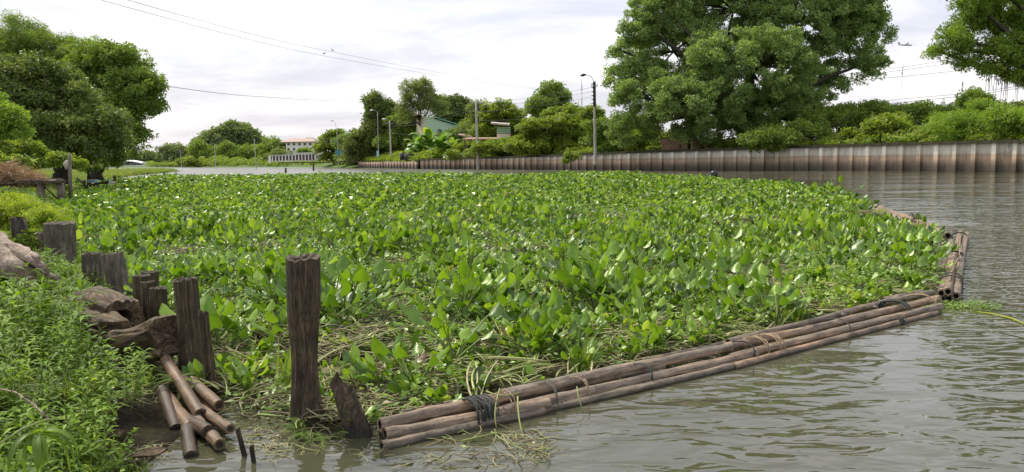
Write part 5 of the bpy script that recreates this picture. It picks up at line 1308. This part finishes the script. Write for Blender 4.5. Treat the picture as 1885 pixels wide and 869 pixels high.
# ---------------------------------------------------------------- poles, lamps, wires
def pole(name, label, px, Y, yb, yt_, px_t, r, lamp=None, arms=(), group=None, mat='conc', darktop=0, cat='utility pole'):
    b = H(px, yb, Y); tp = H(px_t, yt_, Y); t = empty(name, b, label, cat, group); o0 = b
    mb = MB(); n = 7
    mb.tube([(0, 0, -.3)]+[(tp-b)*(k/6) for k in range(7)], [r*1.15]+[r*(1.1-.35*k/6) for k in range(7)], 8, phase=math.pi/8); mb.build('shaft', M[mat], t)
    if darktop:
        mb = MB(); mb.tube([(tp-b)*(1-darktop), (tp-b)*1.012], r*.92, 8); mb.build('sleeve', M['conc_d'], t)
        for k in range(6):
            mb = MB(); q = (tp-b)*(1-darktop*(k+.4)/6.3); mb.box(q+Vector((-.05, -.25, 0)), (.5, .14, .22)); mb.tube([q+Vector((-.3, -.25, 0)), q+Vector((-.55, -.25, .02))], .05, 6); mb.build('insulator', M['metal_d'], t)
    for (u, L) in arms:
        mb = MB(); q = (tp-b)*u; mb.box(q+Vector((0, -.12, 0)), (L, .1, .12))
        for k in (-1, 0, 1): mb.tube([q+Vector((k*L*.45, -.12, .05)), q+Vector((k*L*.45, -.12, .35))], .05, 5)
        mb.build('crossarm', M['metal'], t)
    if lamp:
        lx, ly, m_ = lamp; q = H(lx, ly, Y)-b; tpl = tp-b; mb = MB()
        pts = [tpl+Vector((0, -.1, -.4)), tpl+Vector((-.05, -.1, .1*abs(q.x-tpl.x)))] 
        mid = Vector((tpl.x+(q.x-tpl.x)*.35, -.1, tpl.z+(q.z-tpl.z)*.75)); pts += [mid, Vector((q.x*.8+tpl.x*.2, -.1, q.z-.02)), q]
        mb.tube(pts, [.05]*len(pts), 6); arm = mb.build('lamp_arm', M['metal_d' if m_ else 'metal'], t)
        mb = MB(); sx_ = -1 if q.x < tpl.x else 1
        mb.tube([q+Vector((-sx_*.15, 0, .02)), q+Vector((sx_*.05, 0, .04)), q+Vector((sx_*.4, 0, 0)), q+Vector((sx_*.7, 0, -.07)), q+Vector((sx_*.85, 0, -.08))], [.06, .15, .24, .17, .05], 9)
        o = mb.build('lamp_head', M['metal_d' if m_ else 'white'], arm)
    return t
pole('street_lamp', 'tall concrete street lamp with dark fittings and black lamp head, left of the huge tree', 1096, 118, 300, 152, 1094, .24, (1078, 138, 1), ((.955, 1.0),), darktop=.3, cat='street lamp')
pole('utility_pole', 'tall plain pale concrete pole in front of the wall near its middle', 880, 148, 311, 186, 876, .27, None, ((.965, 2.4),))
t_ = pole('utility_pole', 'concrete pole with lamp head on the left side, in front of the dark trees', 720, 205, 295, 222, 717, .24, (709, 219, 0), ((.93, 2.2),), cat='street lamp')
pole('street_lamp', 'thin lamp post half hidden in the narrow pointed tree', 697, 215, 292, 206, 695, .16, (686, 203, 0), cat='street lamp', mat='metal')
pole('street_lamp', 'tall thin lamp post carrying the blue-green sign on the far shore', 624, 235, 307, 240, 620, .14, (613, 222, 0), cat='street lamp')
pole('utility_pole', 'pale pole at the water edge left of the white fence', 472, 250, 309, 256, 468, .13, None)
pole('utility_pole', 'thin pole before the dome-shaped distant trees', 397, 330, 307, 264, 395, .12, None, ((.96, 2.5),))
pole('utility_pole', 'thin pole before the twin-topped distant tree', 335, 330, 308, 276, 331, .12, None, ((.96, 3),))
pole('utility_pole', 'faint short pole at the distant bushes near the covered boat landing', 300, 480, 306, 285, 299, .12, None)
pole('utility_pole', 'grey pole sticking out above the dark tree at upper left', 110, 66, 200, 112, 107, .18, None)
# far-side antenna masts and pylon tops
def mast(label, px, Y, yb, yt_, col, wd=.5):
    b = H(px, yb, Y); b.z = 2.7; t = empty('antenna_mast', b, label, 'antenna mast'); hgt = H(px, yt_, Y).z-b.z; n = 12
    for k in range(n):
        mb = MB(); z0, z1 = hgt*k/n, hgt*(k+1)/n; w_ = wd*(1-.5*k/n)
        for a in range(3):
            c0 = Vector((w_*math.cos(a*2.09), w_*math.sin(a*2.09), 0)); c1 = Vector((w_*math.cos(a*2.09+2.09), w_*math.sin(a*2.09+2.09), 0))
            mb.tube([c0+Vector((0, 0, z0)), c0+Vector((0, 0, z1))], .06, 3, cap=False); mb.tube([c0+Vector((0, 0, z0)), c1+Vector((0, 0, z1))], .035, 3, cap=False)
        mb.build('mast_section', M[col[k % 2]], t)
mast('red and white lattice antenna mast rising left of the street lamp', 1071, 330, 215, 145, ('rust', 'white'))
mast('faint thin lattice mast left of the red and white one', 1052, 520, 215, 168, ('metal', 'metal'), .5)
mast('thin grey mast on the skyline left of the small olive tree', 1769, 260, 220, 150, ('metal', 'metal'), .35)
mast('short mast with platforms on the skyline above the vine thicket', 1736, 300, 215, 180, ('metal', 'metal'), .8)
def wire(label, pts, r, mat='wire', name='power_cable', sag=.0):
    P3 = [H(*p) for p in pts]; o0 = P3[0]; res = []
    for i in range(len(P3)-1):
        for k in range(14): u = k/14; q = P3[i].lerp(P3[i+1], u); q.z -= sag*4*u*(1-u)*(P3[i+1]-P3[i]).length; res.append(q-o0)
    res.append(P3[-1]-o0); mb = MB(); mb.tube(res, r, 4); o = mb.build(name, M[mat], None, o0); tag(o, label, 'cable', 'overhead cables'); return o
wire('upper of two thin cables crossing the sky from the top left', [(215, -6, 40), (595, 92, 95), (985, 162, 165)], .014, sag=.004)
wire('lower of two thin cables crossing the sky from the top left', [(165, -6, 40), (597, 103, 95), (1000, 166, 165)], .014, sag=.004)
wire('dark cable sagging between the left bank trees and the narrow tree', [(285, 155, 75), (480, 178, 140), (672, 187, 210)], .03, sag=.003)
for k, (ya, yb) in enumerate(((190, 150), (197, 158), (206, 168), (222, 196))):
    wire('%s of the four cables between the concrete pole and the street lamp' % ('topmost', 'second', 'third', 'lowest')[k], [(877, ya, 148), (1094, yb+10, 118)], .02, sag=.01)
for k, (ya, yb, yc) in enumerate(((228, 215, 189), (232, 223, 196), (244, 243, 232))):
    wire('%s cable linking the lamp pole before the dark trees with the concrete pole' % ('top', 'middle', 'bottom')[k], [(718, ya, 205), (876, yc+4, 148)], .025, sag=.015)
for k, (ya, yb) in enumerate(((262, 278), (268, 282))):
    wire('%s thin cable left of the white fence' % ('upper', 'lower')[k], [(469, ya, 250), (620, yb-20, 235)], .025, sag=.02)
for k, (y1_, y2_, y3_) in enumerate(((132, 120, 97), (138, 125, 105), (145, 137, 122), (190, 178, 166), (198, 184, 170))):
    wire('%s power line across the gap between the huge tree and the right-hand tree' % ('topmost', 'second', 'third', 'fourth', 'lowest')[k], [(1560, y1_+4, 190), (1661, y2_+4, 185), (1800, y3_+4, 175), (1990, y3_-26, 165)], .045, sag=.002)
t = empty('hanging_insulator', H(1661, 122, 185), 'vertical insulator string hanging on the power lines under the aircraft', 'insulator')
mb = MB(); a = H(1663, 120, 185)-t.location; b = H(1661, 132, 185)-t.location; c = H(1660, 166, 185)-t.location
mb.tube([a, b], .07, 5); mb.tube([b, c], .03, 4); mb.build('rod', M['metal'], t)
mb = MB()
for k in range(3): mb.tube([b+Vector((0, 0, -.1-k*.25)), b+Vector((0, 0, -.2-k*.25))], .22, 8)
mb.build('disc', M['metal_d'], t)
# birds
def bird(label, p, s_, rz, perched=True):
    t = empty('bird', p, label, 'bird', None, rz); mb = MB()
    mb.tube([(-.9*s_, 0, .35*s_), (-.55*s_, 0, .5*s_), (-.1*s_, 0, .62*s_), (.25*s_, 0, .85*s_), (.34*s_, 0, 1.1*s_), (.42*s_, 0, 1.22*s_), (.55*s_, 0, 1.22*s_), (.85*s_, 0, 1.17*s_)], [.04*s_, .14*s_, .26*s_, .2*s_, .09*s_, .12*s_, .08*s_, .012*s_], 9)
    mb.build('body', M['water_bird'], t)
    for sg in (-1, 1):
        mb = MB(); mb.tube([(0, sg*.08*s_, .42*s_), (.03*s_, sg*.09*s_, .2*s_), (0, sg*.09*s_, 0)], .022*s_, 4)
        for a in (-.5, 0, .5): mb.tube([(0, sg*.09*s_, .01*s_), (.14*s_*math.cos(a), sg*.09*s_+.14*s_*math.sin(a), .01*s_)], .015*s_, 3)
        mb.build('leg', M['post'], t)
        mb = MB(); mb.tube([(.2*s_, sg*.2*s_, .78*s_), (-.1*s_, sg*.25*s_, .66*s_), (-.6*s_, sg*.12*s_, .44*s_)], [.05*s_, .12*s_, .03*s_], 6); mb.build('wing', M['water_bird'], t)
bird('small brown heron standing on the far boom', G(1684, 408, .22), .20, 2.6)
w1 = H(597, 101, 95); bird('left of two small birds on the sky cables, on the lower one', w1, .28, .3)
w1 = H(612, 95, 97); bird('right of two small birds on the sky cables, on the upper one', w1, .28, 2.8)
# aircraft
def aircraft():
    Y = 1500; c = H(1666, 83, Y); sc = Y/FPX
    t = empty('aircraft', c, 'small grey twin-propeller airliner flying in the sky right of the huge tree', 'aircraft'); t.rotation_euler = (R(-6), R(3), R(-8))
    L = 25*sc/2; mb = MB()
    mb.tube([(-L, 0, .9), (-L*.9, 0, .8), (-L*.6, 0, .3), (-L*.2, 0, 0), (L*.6, 0, 0), (L*.85, 0, -.1), (L*.97, 0, -.4), (L, 0, -.5)], [.15, .5, 1.1, 1.45, 1.45, 1.25, .7, .1], 12); mb.build('fuselage', M['plane'], t)
    for sg in (-1, 1):
        mb = MB(); mb.add([(3.2, 0, 1.5), (1.0, 0, 1.4), (1.4, sg*13, 1.9), (2.8, sg*13, 1.9), (3.2, 0, 1.75), (1, 0, 1.75), (1.4, sg*13, 2.05), (2.8, sg*13, 2.05)], [(0, 1, 2, 3), (4, 5, 6, 7), (0, 3, 7, 4), (1, 2, 6, 5), (2, 3, 7, 6)], 0, .5, False); mb.build('wing', M['plane'], t)
        mb = MB(); mb.tube([(5.2, sg*4, 1.1), (4.8, sg*4, 1.2), (2, sg*4, 1.25), (0, sg*4, 1.35)], [.2, .55, .55, .15], 8); mb.build('engine', M['plane'], t)
        mb = MB()
        for k in range(4): a = k*1.57+.4; mb.box((5.25, sg*4+math.cos(a)*.95, 1.1+math.sin(a)*.95), (.08, .22, 1.9), Euler((-a+1.57, 0, 0)).to_matrix())
        mb.build('propeller', M['metal_d'], t)
        mb = MB(); mb.add([(-L*.93, 0, 5.2), (-L*.78, 0, 5.2), (-L*.86, sg*3.8, 5.3), (-L*.95, sg*3.8, 5.3), (-L*.93, 0, 5.4), (-L*.78, 0, 5.4), (-L*.86, sg*3.8, 5.42), (-L*.95, sg*3.8, 5.42)], [(0, 1, 2, 3), (4, 5, 6, 7), (0, 3, 7, 4), (1, 2, 6, 5), (2, 3, 7, 6)], 0, .5, False); mb.build('tailplane', M['plane'], t)
    mb = MB(); mb.add([(-L*.6, -.15, 1.1), (-L*.92, -.15, 1.2), (-L*1.0, -.1, 5.3), (-L*.84, -.1, 5.3), (-L*.6, .15, 1.1), (-L*.92, .15, 1.2), (-L*1.0, .1, 5.3), (-L*.84, .1, 5.3)], [(0, 1, 2, 3), (4, 5, 6, 7), (0, 3, 7, 4), (1, 2, 6, 5), (2, 3, 7, 6)], 0, .5, False); mb.build('fin', M['plane'], t)
aircraft()
# black float
p = G(1313, 326); t = empty('black_float', p, 'black rounded plastic float at the far edge of the mat in front of the wall', 'float')
r = 7*p.y/FPX; mb = MB(); mb.tube([(-.1, 0, -r*.9), (-.06, 0, -r*.5), (.0, 0, 0), (.06, 0, r*.7), (.1, 0, r*1.25), (.12, 0, r*1.6), (.13, 0, r*1.72)], [r*.25, r*.55, r*.82, r*1.0, r*.92, r*.6, r*.15], 16); mb.build('drum', M['blacktank'], t)
mb = MB(); mb.tube([(.13, 0, r*1.7), (.14, 0, r*1.82)], r*.16, 8); mb.build('cap', M['blacktank'], t)
# pale flowers and shoots poking above the mat by the wall
for (px, py, lab) in ((1107, 317, 'white water hyacinth flower at the mat edge beside the street lamp'), (1548, 343, 'lone tall hyacinth shoot standing above the right edge of the mat'), (1430, 338, 'pale upturned leaf at the right rim of the mat')):
    if px == 1548:
        t = empty('hyacinth_shoot', G(px, 372), lab, 'water hyacinth')
        for i in range(3): place('leaf', LEAFM[i], t, (0, 0, 0), (0, 0, i*2.1), (2.0, 2.0, 2.0))
        continue
    t = empty('hyacinth_flower', G(px, py+8), lab, 'flower'); mb = MB()
    for i in range(10):
        a = i*.63; simple_leaf(mb, Vector((0, 0, .35)), Vector((math.cos(a), math.sin(a), .5)), .28, .14, .1, 0, .5)
    mb.build('petals', M['flower'], t); mb = MB(); mb.tube([(0, 0, 0), (0, 0, .4)], .03, 5); mb.build('stem', M['stem'], t)
# small stakes at the far water edge
for (px, yt_, yb, lab) in ((577, 301, 314, 'dark stake standing in the water right of the pipe mouth'), (526, 309, 318, 'stubby dark stake tip in the water below the white fence')):
    b = G(px, yb); tp = H(px, yt_, b.y); post('water_stake', lab, b, tp, .22, .2, seg=10, n=8)
# ---------------------------------------------------------------- buildings
def wbox(name, px0, px1, y0, y1, Y, depth, mat, parent, dY=0):
    a = H(px0, y1, Y+dY); b = H(px1, y0, Y+dY); mb = MB()
    zc = (a.z+b.z)/2; mb.box((0, 0, 0), (b.x-a.x, depth, b.z-a.z)); o = mb.build(name, M[mat], parent)
    o.location = Vector(((a.x+b.x)/2, Y+dY+depth/2, zc))-(parent.location if parent else Vector()); return o
# red-roofed white building
BY = 420; t = empty('white_building', gz(H(552, 300, BY).x, BY, 2), 'long white building with red-brown hipped roof and a row of small windows, far centre left', 'building')
wbox('wall', 528, 577, 261, 300, BY, 14, 'white', t); wbox('side_wall', 577, 590, 262, 300, BY, 12, 'cream', t, 1.5)
mb = MB(); zt = H(552, 261, BY).z-t.location.z; xa = H(515, 261, BY).x-t.location.x; xb = H(580, 261, BY).x-t.location.x; zr = H(552, 254, BY).z-t.location.z
mb.add([(xa, -1.5, zt), (xb, -1.5, zt), (xb, 15.5, zt), (xa, 15.5, zt), (xa+4.2, 6, zr), (xb-2.5, 6, zr), (xb-2.5, 8, zr), (xa+4.2, 8, zr)], [(0, 1, 5, 4), (1, 2, 6, 5), (2, 3, 7, 6), (3, 0, 4, 7), (4, 5, 6, 7), (3, 2, 1, 0)], 0, .5, False)
rf = mb.build('roof', M['redroof'], t)
for k, px in enumerate((531, 541, 551, 561, 571)):
    f = wbox('window', px-2.0, px+2.0, 263, 267.5, BY, .3, 'brownpanel', t, -.15); wbox('window', px-1.8, px+1.8, 272.5, 277, BY, .3, 'brownpanel', t, -.15)
wbox('canopy', 563, 576, 252.8, 255, BY+6, 3, 'white', t)
# white fence on the far shore
WY = 262; t = empty('white_fence', gz(H(540, 300, WY).x, WY, 2), 'long white masonry fence with dark brown infill panels on the far shore', 'fence')
def fy(px): return 287.5-(px-497)*.052, 295.5-(px-497)*.008
for k in range(13):
    px = 502+k*6.05; a, b = fy(px); wbox('panel', px, px+4.6, a+1.0, b, WY, .3, 'brownpanel', t, .3)
    wbox('pillar', px-1.3, px-.1, a, b+1.5, WY, .5, 'white', t)
wbox('pillar', 494.5, 497, 286.5, 300, WY, .6, 'white', t); wbox('pillar', 579, 581.5, 281.5, 297, WY, .5, 'white', t)
wbox('coping', 497, 540, 284.6, 286.4, WY, .7, 'white', t, .1); wbox('coping', 540, 582, 282.2, 284.4, WY, .7, 'white', t, .1); wbox('coping', 528, 590, 280.6, 282.4, WY, .7, 'white', t, .6)
wbox('plinth', 497, 582, 295.3, 297.5, WY, .8, 'white', t, .0)
wbox('panel', 582, 618, 284, 294, WY, .4, 'white', t, .8)
# pipe culvert
p = G(570, 305.5); t = empty('drain_pipe', p, 'short pinkish concrete drain pipe opening onto the water below the fence', 'pipe')
mb = MB(); r = 2.4*p.y/FPX; a = Vector((0, 0, r*.6)); b = Vector((-27*p.y/FPX, 5, r*.9)); seg = 16
mb.tube([a, b], r, seg, cap=False); mb.tube([a+Vector((.05, -.02, 0)), a.lerp(b, .6)], r*.8, seg, 1, cap=True); mb.build('barrel', [M['pipe'], M['hole']], t)
# blue-green sign and pale blue bin
t = empty('sign_board', H(623, 281, 234.6), 'blue-green rectangular sign fixed to the thin far lamp post', 'sign')
mb = MB(); mb.box((0, 0, 0), (2.0, .12, 1.35)); mb.build('board', M['sign'], t)
mb = MB(); mb.box((0, .1, 0), (.2, .1, 1.8)); mb.build('bracket', M['metal'], t)
t = empty('blue_banner', H(695.5, 284, 214), 'upright pale blue panel at the foot of the lamp post by the dark trees', 'panel')
mb = MB(); mb.box((0, 0, 0), (.65, .2, 2.0)); mb.build('board', M['blue'], t); mb = MB(); mb.box((0, 0, -1.2), (.2, .15, .5)); mb.build('stand', M['metal'], t)
# concrete tank beside bananas
p = H(753, 290, 186); p.z = 2.2; mb = MB(); mb.tube([(0, 0, 0), (0, 0, 1.5)], [1.2, 1.15], 18); o = mb.build('water_jar', M['conc_d'], None, p); tag(o, 'round grey concrete tank behind the wall left of the banana plants', 'tank')
mb = MB(); mb.tube([(0, 0, 0), (0, 0, 1.8)], [.7, .7], 14); p = H(741, 290, 187); p.z = 2.2; o = mb.build('water_jar', M['metal_d'], None, p); tag(o, 'smaller dark round tank left of the grey concrete tank', 'tank')
# green house
GY = 212; t = empty('green_house', gz(H(800, 300, GY).x, GY, 2.6), 'pale mint-green house with teal-edged sloping roof behind the airy tree', 'house')
def gp_(px, py, dY=0): return H(px, py, GY+dY)-t.location
def slab(name, pts, th, mat, parent):
    mb = MB(); n = len(pts); a = [Vector(p) for p in pts]; nrm = (a[1]-a[0]).cross(a[2]-a[0]).normalized()*th
    mb.add(a+[p+nrm for p in a], [tuple(range(n))[::-1], tuple(range(n, 2*n))]+[(i, (i+1) % n, n+(i+1) % n, n+i) for i in range(n)], 0, .5, False); return mb.build(name, M[mat], parent)
slab('wall', [gp_(784, 215), gp_(784, 260), gp_(842, 260), gp_(842, 232)], .3, 'mint', t)
slab('side_wall', [gp_(784, 215), gp_(768, 217, 6), gp_(768, 260, 6), gp_(784, 260)], .3, 'cream', t)
slab('roof', [gp_(779, 209.5, -1), gp_(845, 231, -1), gp_(843, 230, 8), gp_(779, 209, 8)], .2, 'teal', t)
slab('roof', [gp_(779, 209.7, -1.05), gp_(779, 209.2, 8), gp_(762, 213.5, 10), gp_(760, 214, 0)], .25, 'rust', t)
for k in range(16):
    u = k/15; px = 785+u*54; yt_ = 215.8+u*15.8; wbox('plank', px-.15, px+.15, yt_+1, 259, GY, .12, 'palegreen', t, -.42)
wbox('window', 806, 813, 238, 246, GY, .15, 'glass', t, -.5)
# long low roof and small striped house
t = empty('low_shed', gz(H(885, 300, 158).x, 160, 2.6), 'low open shed with a long thin rusty roof edge behind the concrete pole', 'shed')
def q_(px, py, Y): return H(px, py, Y)-t.location
slab('roof', [q_(850, 257.5, 156), q_(925, 256.5, 156), q_(922, 254.5, 164), q_(862, 255, 164)], .22, 'rust', t)
for px in (856, 875, 902, 920): wbox('column', px-.8, px+.8, 258.5, 290, 157, .25, 'brownpanel', t)
slab('roof', [q_(842, 249, 172), q_(872, 254.5, 172), q_(868, 252, 180), q_(846, 247, 180)], .2, 'redroof', t)
t = empty('striped_house', gz(H(928, 300, 160).x, 161, 2.6), 'small raised house with green striped boards above a cream wall and a flat weathered roof', 'house')
wbox('lower_wall', 915, 940, 246, 258, 161, 3.2, 'cream', t)
for k in range(6): a = 234.3+k*1.95; wbox('board', 914.6, 939.5, a, a+1.95, 161, 3.2, 'greenboard' if k % 2 else 'palegreen', t, -.06-(k % 2)*.02)
slab('roof', [H(903, 228.5, 160)-t.location, H(938, 231.5, 160)-t.location, H(938, 229, 166)-t.location, H(905, 226.6, 166)-t.location], .3, 'roofgrey', t)
wbox('upright', 938.6, 940.4, 243, 258, 161, .3, 'rust', t, -.3)
# brick building under the big tree
def brickmat():
    m, t_, p_, out = newmat('brick_wall'); oc = coords(t_, 'Object'); sw = N(t_, 'ShaderNodeMapping'); sw.inputs['Rotation'].default_value = (R(90), 0, 0); t_.links.new(oc, sw.inputs[0])
    b = N(t_, 'ShaderNodeTexBrick'); b.inputs['Scale'].default_value = 2.2; b.inputs['Color1'].default_value = (.42, .24, .17, 1); b.inputs['Color2'].default_value = (.55, .33, .25, 1); b.inputs['Mortar'].default_value = (.45, .38, .32, 1)
    t_.links.new(sw.outputs[0], b.inputs['Vector']); n_ = noise(t_, oc, 1.5, 4, .6)
    t_.links.new(mix(t_, b.outputs['Color'], ramp(t_, n_, [(.3, (.6, .55, .5)), (.6, (1.1, 1.05, 1))]), 1, 'MULTIPLY'), p_.inputs['Base Color']); p_.inputs['Roughness'].default_value = .9; return m
M['brick'] = brickmat()
BYY = 112; t = empty('brick_building', gz(H(1255, 300, BYY).x, BYY, 2.6), 'low unfinished brick building with dark openings under the huge tree', 'building')
wbox('wall', 1218, 1251, 254, 280, BYY, .3, 'brick', t); wbox('wall', 1253.5, 1264, 262, 280, BYY, .3, 'brick', t); wbox('wall', 1275, 1290, 258, 280, BYY, .3, 'brick', t); wbox('wall', 1298, 1320, 262, 280, BYY, .3, 'brick', t)
wbox('column', 1251, 1253.5, 256, 280, BYY, .5, 'brownpanel', t, -.05); wbox('column', 1273.6, 1275, 254, 280, BYY, .5, 'cream', t, -.05); wbox('column', 1263.5, 1265, 256, 280, BYY, .5, 'cream', t, -.05)
wbox('back_wall', 1216, 1322, 254, 282, BYY, .3, 'brownpanel', t, 4); wbox('lintel', 1216, 1322, 251, 254.5, BYY, .6, 'brownpanel', t, -.1)
# red roof at right edge, pale roofs on the skyline
t = empty('red_roofed_shed', gz(H(1890, 215, 140).x, 140, 2.7), 'sliver of a red-roofed shed at the right frame edge above the bushes', 'building')
wbox('wall', 1880, 1960, 218, 260, 140, 6, 'cream', t); slab('roof', [H(1876, 219.5, 139)-t.location, H(1965, 218, 139)-t.location, H(1963, 210, 145)-t.location, H(1879, 211, 145)-t.location], .2, 'redplastic', t)
t = empty('pale_roof_building', gz(H(1710, 207, 280).x, 280, 2.7), 'long pale roof showing just above the dark vines on the skyline', 'building')
wbox('wall', 1682, 1736, 206, 250, 280, 10, 'cream', t); slab('roof', [H(1680, 205.5, 279)-t.location, H(1738, 205, 279)-t.location, H(1730, 202.5, 290)-t.location, H(1690, 203, 290)-t.location], .3, 'roofgrey', t)
# covered landing with white roof far left
LY = 420; t = empty('covered_landing', gz(H(240, 305, LY).x, LY, 0.0), 'low white-roofed covered boat landing across the water at far left', 'boat landing')
mb = MB(); nn_ = 9; xa = H(214, 300, LY).x-t.location.x; xb = H(265, 300, LY).x-t.location.x; z0 = H(240, 300.5, LY).z; z1 = H(240, 296, LY).z; vs = []
for k in range(nn_):
    u = k/(nn_-1); x_ = xa+(xb-xa)*u; z = z0+(z1-z0)*math.sin(math.pi*min(1, u*.9+.08))
    vs += [(x_, -3, z), (x_, 0, z+.5), (x_, 4, z), (x_, 4, z-.35), (x_, -3, z-.35)]
mb.add(vs, [(5*k+j, 5*k+(j+1) % 5, 5*k+5+(j+1) % 5, 5*k+5+j) for k in range(nn_-1) for j in range(5)]+[(0, 1, 2, 3, 4), tuple(5*(nn_-1)+j for j in range(5))], 0, .5, False); mb.build('roof', M['white'], t)
for px in (219, 229, 240, 251, 261): wbox('column', px-.4, px+.4, 299.5, 306, LY, .4, 'metal', t, -1)
wbox('back_wall', 218, 262, 300.5, 305, LY, .4, 'metal', t, 3); wbox('deck', 214, 266, 304.4, 306.4, LY, 6, 'white', t, -3)
for (px, Y, lab) in ((358, 430, 'small reddish-roofed hut on the distant shore'), (372, 440, 'second distant hut, right of the reddish one')):
    t = empty('distant_hut', gz(H(px, 300, Y).x, Y, 1.2), lab, 'hut'); wbox('wall', px-4, px+5, 297.5, 302, Y, 4, 'cream', t); wbox('roof', px-5, px+6, 296, 298, Y, 5, 'rust', t, -.5)
